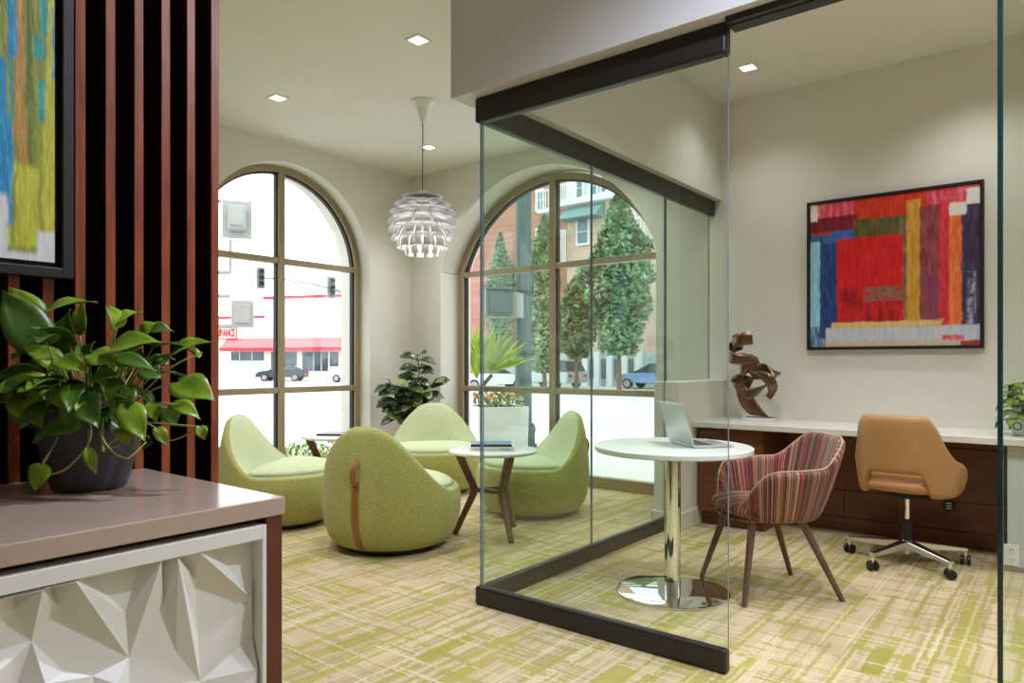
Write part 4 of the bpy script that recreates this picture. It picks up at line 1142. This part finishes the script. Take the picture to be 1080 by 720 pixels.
bl = MB().sphere((0,0,LC),.0001,6,4)
pl = bpy.data.lights.new('pendant_bulb', 'POINT'); pl.energy = 1.3; pl.shadow_soft_size = .05; pl.color = (1,.96,.92)
po = bpy.data.objects.new('pendant_bulb', pl); po.location = (3.836,3.934,CEIL+LC+.0); COL.objects.link(po)
core.hide_render = True
bpy.data.objects.remove(core)
MB().sphere((0,0,LC+.02),.035,16,10).build('bulb', M['lamp_white'], pd, smooth=180)
po.location.z -= .06
# ================================================================== OUTSIDE
M['street'] = simple('pale_asphalt', S(205,205,204), .9, var=.05, vscale=.35)
M['pave'] = simple('pale_concrete', S(214,212,206), .85, var=.04, vscale=1.2)
M['store_wall'] = simple('cream_stucco', S(236,226,212), .85, var=.03)
M['red_paint'] = simple('faded_red_awning', S(186,36,54), .6, var=.08)
M['pink_awning'] = simple('sun_bleached_awning', S(206,116,118), .7, var=.06)
M['shop_glass'] = simple('shop_window_glass', S(62,84,94), .12, var=.35, vscale=.8)
M['shop_glass_pale'] = simple('frosted_shop_window', S(186,206,212), .3, var=.05)
M['brick'] = None
def brickmat():
    t = NT('red_brick'); br = t.n('TexBrick'); t.l(t.coords(scale=(1,1,1), rot=(PI/2,0,PI/2)), br.inputs['Vector'])
    br.inputs['Scale'].default_value = 2.2; br.inputs['Color1'].default_value = S(176,124,108); br.inputs['Color2'].default_value = S(156,108,94); br.inputs['Mortar'].default_value = S(170,150,138); br.inputs['Mortar Size'].default_value = .012
    return t.pbsdf(br.outputs['Color'], .85)
M['brick'] = brickmat()
M['stucco'] = simple('pink_beige_stucco', S(196,172,158), .85, var=.03)
M['apt_white'] = simple('white_stucco', S(214,218,220), .8, var=.02)
M['apt_pale'] = simple('pale_stone_ground_floor', S(176,188,190), .8, var=.05, vscale=.5)
M['apt_glass'] = simple('apartment_window', S(96,116,128), .15, var=.25)
M['teal_awning'] = simple('teal_awning', S(106,140,140), .6, var=.05)
M['pole_green'] = simple('dark_green_pole', S(66,84,86), .45, .2, var=.15, vscale=2)
M['car_dark'] = simple('dark_blue_car_paint', S(36,42,58), .25, .1, var=.05)
M['car_white'] = simple('white_car_paint', S(226,228,230), .2, var=.02)
M['car_silver'] = simple('silver_car_paint', S(176,182,188), .25, .3, var=.02)
M['car_blue'] = simple('pale_blue_car_paint', S(106,136,180), .22, .3, var=.03)
M['car_glass'] = simple('car_window', S(60,72,80), .08, var=.1)
M['tyre'] = simple('tyre_rubber', S(44,44,48), .8)
M['tail'] = simple('tail_lamp_red', S(186,36,40), .3)
SZ = -.40
def slab(name, x0,y0,z0,x1,y1,z1, m): return struct(MB().box(x0,y0,z0,x1,y1,z1).build(name, m))
st_ = MB(); st_.add([(-60,-60,SZ),(160,-60,SZ),(160,160,SZ),(-60,160,SZ)], [(0,1,2,3)]); struct(st_.build('street', M['street']))
sw = MB(); sw.box(-6,6.115,SZ,9.6,9.6,-.03); sw.box(5.81,-6,SZ,9.6,6.115,-.03); struct(sw.build('sidewalk', M['pave']))
struct(MB().box(5.805,-3.85,SZ,5.81,6.11,-.03).build('kerb', M['pave']))

# ---------------- shop across the street (left window)
F0, F1 = at(225, HOR, 66), at(365, HOR, 62)
fu = (F1 - F0); fu.z = 0; fu.normalize(); fn = Vector((fu.y, -fu.x, 0))        # fn points back towards the room
if fn.dot(Vector((DX, DY, 0))) > 0: fn = -fn
def on_f(px, py, off=0.0):
    u = (px - CX)/FOC; r = Vector((DX + DY*u, DY - DX*u, (HOR - py)/FOC)); P0 = F0 + fn*off
    t = (P0 - Vector((0,0,EYE))).dot(fn) / r.dot(fn); p = Vector((0,0,EYE)) + r*t
    return ((p - F0).dot(fu), p.z)
sh_ang = math.atan2(fu.y, fu.x)
shop = thing('shop_building', 'pale shop across the street with a faded red awning and parked cars in front', 'building', (F0.x, F0.y, SZ), sh_ang)
fz = lambda z: z - SZ
# local y: + is away from the room
sgn = 1 if Vector((-math.sin(sh_ang), math.cos(sh_ang), 0)).dot(fn) < 0 else -1
def fbox(mb, px0, py0, px1, py1, d0, d1, off=0):
    x0, z1 = on_f(px0, py0, off); x1, z0 = on_f(px1, py1, off)
    a, b_ = sorted((d0*sgn, d1*sgn)); mb.box(x0, a, fz(z0), x1, b_, fz(z1)); return mb
xa, za = on_f(279, 314); xb, zb_ = on_f(268, 334)
b = MB(); b.box(xa, min(0,8*sgn), 0, xa+11, max(0,8*sgn), fz(za)); b.build('wall', M['store_wall'], shop)
b = MB(); b.box(xa-16, min(.02*sgn,8*sgn), 0, xa, max(.02*sgn,8*sgn), fz(zb_)); b.build('wall', M['store_wall'], shop)
b = MB(); b.box(xa-.1, min(-.12*sgn,.1*sgn), fz(za)-.12, xa+11, max(-.12*sgn,.1*sgn), fz(za)+.12); b.build('parapet_trim', M['red_paint'], shop)
b = MB(); b.box(xa-16, min(-.12*sgn,.1*sgn), fz(zb_)-.1, xa, max(-.12*sgn,.1*sgn), fz(zb_)+.1); b.build('parapet_trim', M['red_paint'], shop)
x0, z1 = on_f(240, 357); x1 = on_f(362, 357)[0] + 3; z0 = on_f(240, 367)[1]; zv = on_f(240, 370.5)[1]
b = MB(); yo = -1.1*sgn
b.add([(x0,0,fz(z1)),(x1,0,fz(z1)),(x1,yo,fz(z0)),(x0,yo,fz(z0)),(x0,0,fz(z0)),(x1,0,fz(z0))], [(0,1,2,3),(0,3,4),(1,5,2),(4,3,2,5)])
aw = b.build('awning', M['pink_awning'], shop)
b = MB(); b.box(x0, min(yo, yo-.03*sgn), fz(zv), x1, max(yo, yo-.03*sgn), fz(z0)); b.build('valance', M['red_paint'], aw)
for (a0,b0,a1,b1) in ((244,371,278,380),(286,371,313,391),(319,371,346,391),(348,371,357,386)):
    fbox(MB(), a0,b0,a1,b1,-.04,.05).build('shop_window', M['shop_glass'], shop)
fbox(MB(), 244,381,278,394,-.04,.05).build('shop_window', M['shop_glass_pale'], shop)
for px in (253,266,299,331,339): fbox(MB(), px,371,px+.7,392,-.09,-.041).build('glazing_bar', M['store_wall'], shop)
sg0, sgz1 = on_f(219, 345.5); sg1, sgz0 = on_f(252, 357.5)
sg = MB().box(sg0, min(-.25*sgn,-.02*sgn), fz(sgz0), sg1, max(-.25*sgn,-.02*sgn), fz(sgz1)).build('sign_board', M['store_wall'], shop)
b = MB(); ya, yb_ = sorted((-.30*sgn,-.251*sgn)); e_ = .09
for (p0,p1,p2,p3) in ((sg0,sgz0,sg1,sgz0+e_),(sg0,sgz1-e_,sg1,sgz1),(sg0,sgz0+e_,sg0+e_,sgz1-e_),(sg1-e_,sgz0+e_,sg1,sgz1-e_)): b.box(p0,ya,fz(p1),p2,yb_,fz(p3))
b.build('sign_border', M['red_paint'], sg)
tx = bpy.data.curves.new('sign_lettering', 'FONT'); tx.body = 'INSURANCE'; tx.size = .95; tx.extrude = .02; tx.align_x = 'RIGHT'; tx.align_y = 'CENTER'; tx.offset = .035
tx.materials.append(M['red_paint'])
to = bpy.data.objects.new('sign_lettering', tx); COL.objects.link(to); to.parent = sg
to.location = (sg1-.22, -.28*sgn, fz((sgz0+sgz1)/2)); to.rotation_euler = (PI/2, 0, 0 if sgn > 0 else PI)
to.scale = ((sg1-sg0-.5)/5.6, 1, 1)
bpy.context.view_layer.update()
tm = bpy.data.meshes.new_from_object(to.evaluated_get(bpy.context.evaluated_depsgraph_get()))
tn = bpy.data.objects.new('sign_lettering', tm); COL.objects.link(tn); tn.parent = sg; tn.location = to.location; tn.rotation_euler = to.rotation_euler; tn.scale = to.scale
bpy.data.objects.remove(to); tn.name = 'sign_lettering'

# ---------------- cars (local: nose at +x)
def make_car(name, label, loc, rz, paint, L_=4.5, Hh=1.45, kind='sedan', group='cars on the street'):
    r = thing(name, label, 'car', loc, rz, group)
    W_ = .88
    if kind == 'sedan':
        body = [(-2.2,.35),(-2.22,.75),(-2.1,.93),(-1.5,.98),(1.0,.95),(1.9,.82),(2.2,.66),(2.25,.35)]
        cab = [(-1.65,.97),(-1.0,1.40),(-.5,1.45),(.15,1.42),(1.05,.95)]
    else:
        body = [(-2.2,.35),(-2.25,.8),(-2.2,1.02),(-1.5,1.05),(1.0,1.03),(1.9,.92),(2.25,.75),(2.3,.35)]
        cab = [(-2.18,1.04),(-1.95,1.62),(-1.5,1.72),(.0,1.70),(.55,1.55),(1.25,1.03)]
    sx = L_/4.5; sz = Hh/(1.45 if kind == 'sedan' else 1.72)
    def ext(prof, w0, w1, zt0, zt1, zlow=None):
        b = MB(); rows = []
        for s in (-1,-.92,.92,1):
            ww = []
            for x, z in prof:
                k = (z*sz - zt0)/(zt1-zt0); wv = w0 + (w1-w0)*max(0,min(1,k))
                inset = .0 if abs(s) < 1 else .05
                ww.append((x*sx*(1-inset*.5), s*wv, z*sz - (inset*.6 if z > prof[0][1] else -inset*.3)))
            rows.append(ww)
        b.grid(rows, True)
        for rr_ in (rows[0], rows[-1]): b.add(rr_, [tuple(range(len(rr_)))])
        return b
    ext(body, W_, W_*.97, .3, 1.0).build('body', paint, r, smooth=35, weld=True)
    gl = ext(cab, W_*.93, W_*.70, .95*sz, 1.5*sz).build('cabin_windows', M['car_glass'], r, smooth=30, weld=True)
    top = [c for c in cab if c[1] > 1.38]
    b = MB(); b.grid([[(x*sx, s*W_*.69, z*sz+.012) for x, z in top] for s in (-1,0,1)]); b.build('roof', paint, r, smooth=60, solid=.03)
    for s in (-1,1):
        b = MB(); x_p = -.35*sx; b.bar((x_p, s*W_*.92, .97*sz), (x_p, s*W_*.725, 1.40*sz), .09, .03, up=(1,0,0)); b.build('door_pillar', paint, r)
        for wx in (-1.35*sx, 1.4*sx):
            b = MB(); rows = []
            for rr_, yy in ((.02,-.11),(.29,-.11),(.32,-.08),(.32,.08),(.29,.11),(.02,.11)): rows.append([(wx+rr_*math.cos(2*PI*k/24), s*(W_-.07)+yy*s, .32+rr_*math.sin(2*PI*k/24)) for k in range(24)])
            b.grid(rows, True); w_ = b.build('wheel', M['tyre'], r, smooth=40)
            b = MB(); rows = [[(wx+rr_*math.cos(2*PI*k/20), s*(W_+.045), .32+rr_*math.sin(2*PI*k/20)) for k in range(20)] for rr_ in (.02,.20)]
            b.grid(rows, True)
            b.build('hub_cap', M['grey_plastic'], w_, solid=.01)
    for s in (-1,1):
        MB().box(-2.26*sx,s*.62-.16,.68*sz,-2.17*sx,s*.62+.16,.84*sz).build('tail_lamp', M['tail'], r, bevel=.02)
        MB().box(2.08*sx,s*.60-.17,.62*sz,2.22*sx,s*.60+.17,.74*sz).build('head_lamp', M['white_plastic'], r, bevel=.02)
    return r
def ground_at(px, t): p = at(px, HOR, t); return (p.x, p.y, SZ)
make_car('car', 'dark blue sedan parked before the shop with the red awning', ground_at(298, 60), sh_ang + PI + .35, M['car_dark'], 4.1, 1.42)
make_car('car', 'white car at the right edge of the left arched window', ground_at(377, 56), sh_ang + PI + .1, M['car_white'])
yb = lambda a: math.atan2(-1, 0) + a
make_car('car', 'white sedan behind the planter and the dark green street pole', ground_at(519, 40), -PI/2 + .95, M['car_white'], 4.2)
make_car('minivan', 'silver minivan behind the window mullion and the dark street pole', ground_at(580, 44), PI/2 - .22, M['car_silver'], 5.0, 1.72, 'van')
make_car('car', 'pale blue sedan beneath the tallest street tree', ground_at(691, 41.8), PI/2 + .0, M['car_blue'], 4.5, 1.5)

# ---------------- traffic signals
def signal_head(name, label, c, rz, hh=1.12, group=None):
    r = thing(name, label, 'traffic light', c, rz, group)
    s = hh/1.12
    MB().box(-.17*s,-.14*s,-.56*s,.17*s,.10*s,.56*s).build('housing', M['pole_green'], r, bevel=.03)
    MB().box(-.27*s,.02*s,-.66*s,.27*s,.04*s,.66*s).build('backplate', M['grey_plastic'], r, bevel=.02)
    for k, z in enumerate((.36,0,-.36)):
        b = MB(); rows = [[(.135*s*math.cos(a_), y_, z*s + .135*s*math.sin(a_)) for a_ in [PI*(-.15) + PI*1.3*q/14 for q in range(15)]] for y_ in (-.14*s,-.36*s)]
        b.grid(rows); b.build('visor', M['black_plastic'], r, solid=.02)
        b = MB(); b.grid([[(rr_*s*math.cos(2*PI*q/18), -.15*s, z*s+rr_*s*math.sin(2*PI*q/18)) for q in range(18)] for rr_ in (.01,.12)], True); b.build('lens', M['gasket'], r, solid=.01)
    return r
face = math.atan2(DY, DX) - PI/2
c_a = at(275, 293, 43); c_b = at(349.5, 303, 42)
signal_head('street_traffic_light', 'traffic light hanging left of the left window mullion', c_a, face + .5, group='traffic lights on the mast arm')
signal_head('street_traffic_light', 'traffic light hanging right of the left window mullion', c_b, face + .5, group='traffic lights on the mast arm')
ma = thing('mast_arm_pole', 'curved grey mast arm carrying two traffic lights over the street', 'street pole', ground_at(400, 42))
l0 = Vector(ground_at(400, 42))
off = Vector((DX,DY,0))*.25
arm = [at(400,322,42), at(376,313,42), at(349,304,42.3)+off, at(325,298,42.6)+off, at(300,294,42.9)+off, at(272,292,43.2)+off]
MB().tube([p - l0 for p in arm], [.13,.12,.10,.085,.07,.055], 10).build('arm', M['grey_plastic'], ma, smooth=60)
MB().tube([(0,0,0), at(400,318,42) - l0], [.2,.16], 12).build('pole', M['grey_plastic'], ma, smooth=60)

def ped_box(par, c, rz, w, h, d, mat):
    r = MB().box(-w/2,-d/2,-h/2,w/2,d/2,h/2).build('signal_box', mat, par, bevel=.03)
    r.location = Vector(c) - Vector(par.location); r.rotation_euler = (0,0,rz)
    MB().box(-w*.36,-d/2-.03,-h*.36,w*.36,-d/2,h*.36).build('door', mat, r, bevel=.012)
    return r
tp = 10.0
pl0 = at(214, HOR, tp); pl0.z = SZ
sp_ = thing('signal_pole', 'grey signal pole outside the left arched window carrying two signal boxes', 'street pole', (pl0.x, pl0.y, SZ))
MB().tube([(0,0,0),(0,0,4.6)], .08, 16).build('pole', M['grey_plastic'], sp_, smooth=60)
for y_, xe in ((212,242),(287,252),(312,251),(344,258)):
    e = at(xe-9, y_, tp) - Vector((pl0.x, pl0.y, SZ)); s0 = Vector((0,0,e.z))
    MB().tube([s0, e], .028, 8).build('bracket_arm', M['grey_plastic'], sp_, smooth=60)
e0 = at(243,253,tp) - Vector((pl0.x,pl0.y,SZ)); e1 = at(243,287,tp) - Vector((pl0.x,pl0.y,SZ))
MB().tube([e0,e1], .022, 8).build('bracket_drop', M['grey_plastic'], sp_, smooth=60)
bx = ped_box(sp_, at(250,230,tp-.05), face + .35, .24, .34, .22, M['grey_plastic'])
MB().box(-.20,.10,-.27,.20,.125,.27).build('backplate', M['grey_plastic'], bx, bevel=.01)
ped_box(sp_, at(256,331,tp-.05), face + .35, .30, .38, .24, M['grey_plastic'])

# ---------------- pole, box and planter outside the right window
pt_ = 9.7
p0 = at(552, HOR, pt_)
gp_ = thing('street_pole', 'thick dark green street pole with a dark signal box outside the right arched window', 'street pole', (p0.x, p0.y, -.03))
MB().lathe([(0,0),(.20,0),(.20,.03),(.15,.05),(.125,.12),(.118,.3),(.115,1.0),(.105,5.2),(0,5.2)], 28).build('shaft', M['pole_green'], gp_, smooth=50)
for k in range(4):
    a = PI/4 + k*PI/2; MB().lathe([(0,.03),(.02,.03),(.02,.075),(0,.075)], 8, (.17*math.cos(a), .17*math.sin(a), 0)).build('anchor_bolt', M['pole_green'], gp_)
for y_ in (299, 331):
    e = at(533, y_, pt_) - Vector((p0.x,p0.y,-.03)); MB().tube([(0,0,e.z), e], .025, 8).build('bracket_arm', M['pole_green'], gp_, smooth=60)
cb = at(545, 322, pt_-.14) - Vector((p0.x,p0.y,-.03)); b = MB().box(cb.x-.07,cb.y-.07,cb.z-.17,cb.x+.07,cb.y+.07,cb.z+.17); b.build('terminal_box', M['grey_plastic'], gp_, bevel=.01)
ped_box(gp_, at(525,319,pt_-.12), face + .2, .36, .40, .22, M['pole_green'])
bl_ = at(560, HOR, 9.0)
bo = thing('bollard', 'small blue-green bollard with a domed top at the foot of the green pole', 'bollard', (bl_.x, bl_.y, -.03))
MB().lathe([(0,0),(.11,0),(.11,.05),(.055,.06),(.052,.30),(.062,.31),(.062,.34),(.05,.39),(.03,.42),(0,.43)], 24).build('post', M['pole_green'], bo, smooth=50)
pc_ = at(524, HOR, 8.35)
wpl = .60
pn = thing('planter_box', 'square white planter with flowers and a yellow-green palm fan outside the right window', 'planter', (pc_.x, pc_.y, -.03), math.atan2(R2.y, R2.x) + .32)
b = MB(); hp = .68; a = wpl/2
b.grid([[(sx*a*.94, sy*a*.94, 0) for sx,sy in ((-1,-1),(1,-1),(1,1),(-1,1))],[(sx*a, sy*a, hp) for sx,sy in ((-1,-1),(1,-1),(1,1),(-1,1))],[(sx*(a-.04), sy*(a-.04), hp) for sx,sy in ((-1,-1),(1,-1),(1,1),(-1,1))],[(sx*(a-.04), sy*(a-.04), hp-.06) for sx,sy in ((-1,-1),(1,-1),(1,1),(-1,1))]], True)
b.f.append([12,13,14,15]); b.mi.append(0); b.build('box', M['white_lacquer'], pn, bevel=.006)
MB().box(-a+.05,-a+.05,hp-.058,a-.05,a-.05,hp-.03).build('soil', M['soil'], pn)
rg = random.Random(21)
fl_, lv = MB(), MB()
for i in range(230):
    x, y = rg.uniform(-a+.04,a-.04), rg.uniform(-a+.04,a-.04); z = hp - .02 + rg.uniform(0,.14)
    d = Vector((rg.uniform(-1,1), rg.uniform(-1,1), rg.uniform(0,1))).normalized(); leaf(lv, (x,y,z), Vector((x,y,z)) + d*rg.uniform(.05,.09), (0,0,1), .035, .2, .1, heart=False)
lo = lv.build('foliage', M['hedge'], pn, smooth=180); stuff(lo)
for i in range(46):
    x, y = rg.uniform(-a+.04,a-.04), rg.uniform(-a+.04,a-.04); fl_.sphere((x,y,hp+rg.uniform(.06,.16)), rg.uniform(.012,.024), 8, 6)
stuff(fl_.build('blossoms', M['flower'], pn, smooth=180))
pm = pn; Rp = Matrix.Rotation(-pn.rotation_euler.z, 3, 'Z')
pb0 = Vector((pc_.x, pc_.y, -.03))
tr_ = [pb0*0 + Vector((0,0,hp-.03)), at(508,432,8.35)-pb0, at(505,418,8.35)-pb0, at(511,404,8.35)-pb0, at(519,395,8.35)-pb0]
tr_ = [Rp @ p for p in tr_]
MB().tube(tr_, [.035,.03,.026,.024,.022], 8).build('trunk', M['bark'], pm, smooth=60)
for (cxp, cyp, n, a0, a1, lmin, lmax) in ((516,394,34,15,128,.42,.66),(503,400,20,70,120,.5,.78)):
    cpt = at(cxp, cyp, 8.35) - pb0
    for i in range(n):
        a_ = math.radians(lerp(a0, a1, i/(n-1)) + rg.uniform(-4,4)); dep = rg.uniform(-.45,.45)
        d = (Vector((R2.x,R2.y,0))*math.cos(a_) + Vector((0,0,1))*math.sin(a_) + Vector((DX,DY,0))*dep).normalized()
        b = MB(); leaf(b, Rp @ cpt, Rp @ (cpt + d*rg.uniform(lmin,lmax)), Rp @ Vector((-DX,-DY,.5)), .036, .35, .06, heart=False, nl=9)
        b.build('frond', M['palm'], pm, smooth=180)
# low hedge under the left window
hd = MB(); rg = random.Random(33)
for i in range(1500):
    x = rg.uniform(2.2,5.2); y = rg.uniform(6.35,6.95); z = -.03 + rg.uniform(0,.30)*(1-.35*abs(y-6.65)/.3)
    d = Vector((rg.uniform(-1,1), rg.uniform(-1,1), rg.uniform(-.1,1))).normalized(); leaf(hd, (x,y,z), Vector((x,y,z)) + d*rg.uniform(.06,.11), (0,0,1), .04, .2, .1, heart=False)
h_ = stuff(hd.build('hedge', M['hedge'], None, smooth=180)); tag(h_, 'low leafy green hedge outside the left arched window', 'hedge')

# ---------------- apartment building (right window)
AX = 40.0
ap = thing('apartment_building', 'apartment building of brick and white stucco behind the street trees', 'building', (AX, 0, SZ))
def aY(px, py, x=AX): p = on_x(px, py, x); return p.y, p.z - SZ
def abox(px0, py0, px1, py1, d0, d1):
    y0, z1 = aY(px0, py0); y1, z0 = aY(px1, py1); b = MB(); b.box(d0, min(y0,y1), min(z0,z1), d1, max(y0,y1), max(z0,z1)); return b
ycut = aY(598, 300)[0]; zc1 = aY(600, 218)[1]; zg = aY(640, 372)[1]
MB().box(0, -40, zg, 12, ycut, zc1).build('wall', M['stucco'], ap)
MB().box(-.15, -40, zc1+.5, 12, ycut, zc1+11).build('wall', M['apt_white'], ap)
MB().box(.6, ycut, zg, 12, 39, zc1+11).build('wall', M['brick'], ap)
MB().box(-.05, -40, 0, 12, 39, zg).build('ground_floor', M['apt_pale'], ap)
MB().box(-.45, -40, zc1, 12, ycut+.3, zc1+.5).build('cornice', M['apt_white'], ap, bevel=.1)
for px in (606,618,631,646,660): 
    y0 = aY(px, 390)[0]; z1 = aY(px, 374)[1]; z0_ = aY(px, 403)[1]
    MB().box(-.12, y0-.55, .5, .0, y0+.55, zg-.4).build('window', M['apt_glass'], ap)
    MB().box(-.4, y0-1.25, 0, -.05, y0-.85, zg+.1).build('pier', M['apt_white'], ap)
def win(px0,py0,px1,py1,d=-.2,name='window'):
    b = abox(px0,py0,px1,py1,d,d+.35); w_ = b.build(name, M['apt_white'], ap)
    y0, z1 = aY(px0,py0); y1, z0_ = aY(px1,py1); ya, yb2 = min(y0,y1), max(y0,y1); hh = abs(z1-z0_)
    lo_ = min(z0_,z1)
    MB().box(d-.04, ya+.15, lo_+.15, d-.005, yb2-.15, lo_+hh*.48).build('pane', M['apt_glass'], w_)
    MB().box(d-.04, ya+.15, lo_+hh*.52, d-.005, yb2-.15, lo_+hh-.15).build('pane', M['apt_glass'], w_)
for q in ((610,187,619,212),(626,186,634,208),(636,184,644,205)): win(*q, d=-.4)
for q in ((609,231,623,258),(609,302,623,330),(660,226,672,250)): win(*q)
for q in ((561,199,570,221),(561,240,570,262)): win(*q, d=.4)
y0, z1 = aY(598,219.5); y1, z0_ = aY(640,232); b = MB()
ya, yb2 = aY(638,225)[0], aY(598,225)[0]
b.add([(0,ya,z1),(0,yb2,z1),(-1.3,yb2,z1-1.0),(-1.3,ya,z1-1.0),(0,ya,z1-1.0),(0,yb2,z1-1.0)], [(0,1,2,3),(1,5,2),(0,3,4),(4,3,2,5)]); b.build('window_awning', M['teal_awning'], ap)
def balcony(px0,py0,px1,py1,d):
    y0, z1 = aY(px0,py0); y1, z0_ = aY(px1,py1); ya, yb2 = sorted((y0,y1)); za_, zb2 = sorted((z0_,z1))
    r = MB().box(d-1.1,ya,za_-.25,d+.1,yb2,za_).build('balcony', M['apt_white'], ap)
    g = MB()
    g.box(d-1.1,ya,zb2-.08,d-1.02,yb2,zb2)
    n = max(4, int((yb2-ya)/.22))
    for k in range(n+1): yy = lerp(ya, yb2-.05, k/n); g.box(d-1.1,yy,za_,d-1.05,yy+.05,zb2-.08)
    g.build('railing', M['apt_white'], r)
for q in ((571,203,586,220,.6),(571,250,586,268,.6),(594,244,601,276,.6),(673,233,688,248,0),(592,196,600,214,.6)): balcony(*q)

# ---------------- street trees
def tree(label, px, t, ytop, ybot, wpx, n, mat, seed, trunk_r=.14, cone=.55):
    base = Vector(ground_at(px, t)); r = thing('street_tree', label, 'tree', base, 0, 'street trees by the apartment building')
    s = t/FOC; zt, zb = EYE + (HOR-ytop)*s - SZ, EYE + (HOR-ybot)*s - SZ; R_ = wpx/2*s; rg = random.Random(seed)
    b = MB()
    for i in range(n):
        h = rg.random()**.85; z = lerp(zb, zt, h)
        rad = R_*(math.sin(PI*min(1, h*.90+.10))**.75)*(1 - cone*h*.45)*(.86 + .14*math.sin(9*h + seed))
        a = rg.uniform(0, 2*PI); q = rad*math.sqrt(rg.uniform(.05, 1.0))*(1 + .22*math.sin(3*a + 11*h + seed) + .16*math.sin(5*a - 17*h))
        p = Vector((q*math.cos(a), q*math.sin(a), z)); sz_ = rg.uniform(.10,.22)
        d1 = Vector((rg.gauss(0,1), rg.gauss(0,1), rg.gauss(0,.7))).normalized()*sz_; d2 = d1.cross(Vector((rg.gauss(0,1), rg.gauss(0,1), rg.gauss(0,1)))).normalized()*sz_*.55
        b.add([p-d1, p-d2*.9, p+d1, p+d2*.9], [(0,1,2,3)])
    stuff(b.build('crown', mat, r))
    b = MB(); b.tube([(0,0,0),(0.02,0,zb*.6),(0,.03,zb+.5),(0,0,lerp(zb,zt,.6))], [trunk_r,trunk_r*.8,trunk_r*.7,trunk_r*.25], 10)
    for k in range(9):
        a = k*2.4; z0_ = lerp(zb, zt, .05 + .06*k); b.tube([(0,0,z0_),(R_*.5*math.cos(a),R_*.5*math.sin(a),z0_+R_*.55)], [trunk_r*.4,trunk_r*.12], 6)
    b.build('trunk', M['bark'], r, smooth=60)
    return r
tree('tall dense street tree right of the right window mullion', 653, 36, 203, 374, 84, 13000, M['tree_leaf'], 3)
tree('olive green street tree just left of the right window mullion', 574, 37, 228, 392, 48, 8000, M['tree_leaf_b'], 7)
tree('olive street tree just right of the right window mullion, in front of the stucco wall', 608, 41, 292, 378, 52, 7000, M['tree_leaf_b'], 5)
tree('pale street tree seen behind the dark signal box', 528, 50, 246, 380, 40, 4000, M['tree_leaf'], 9)
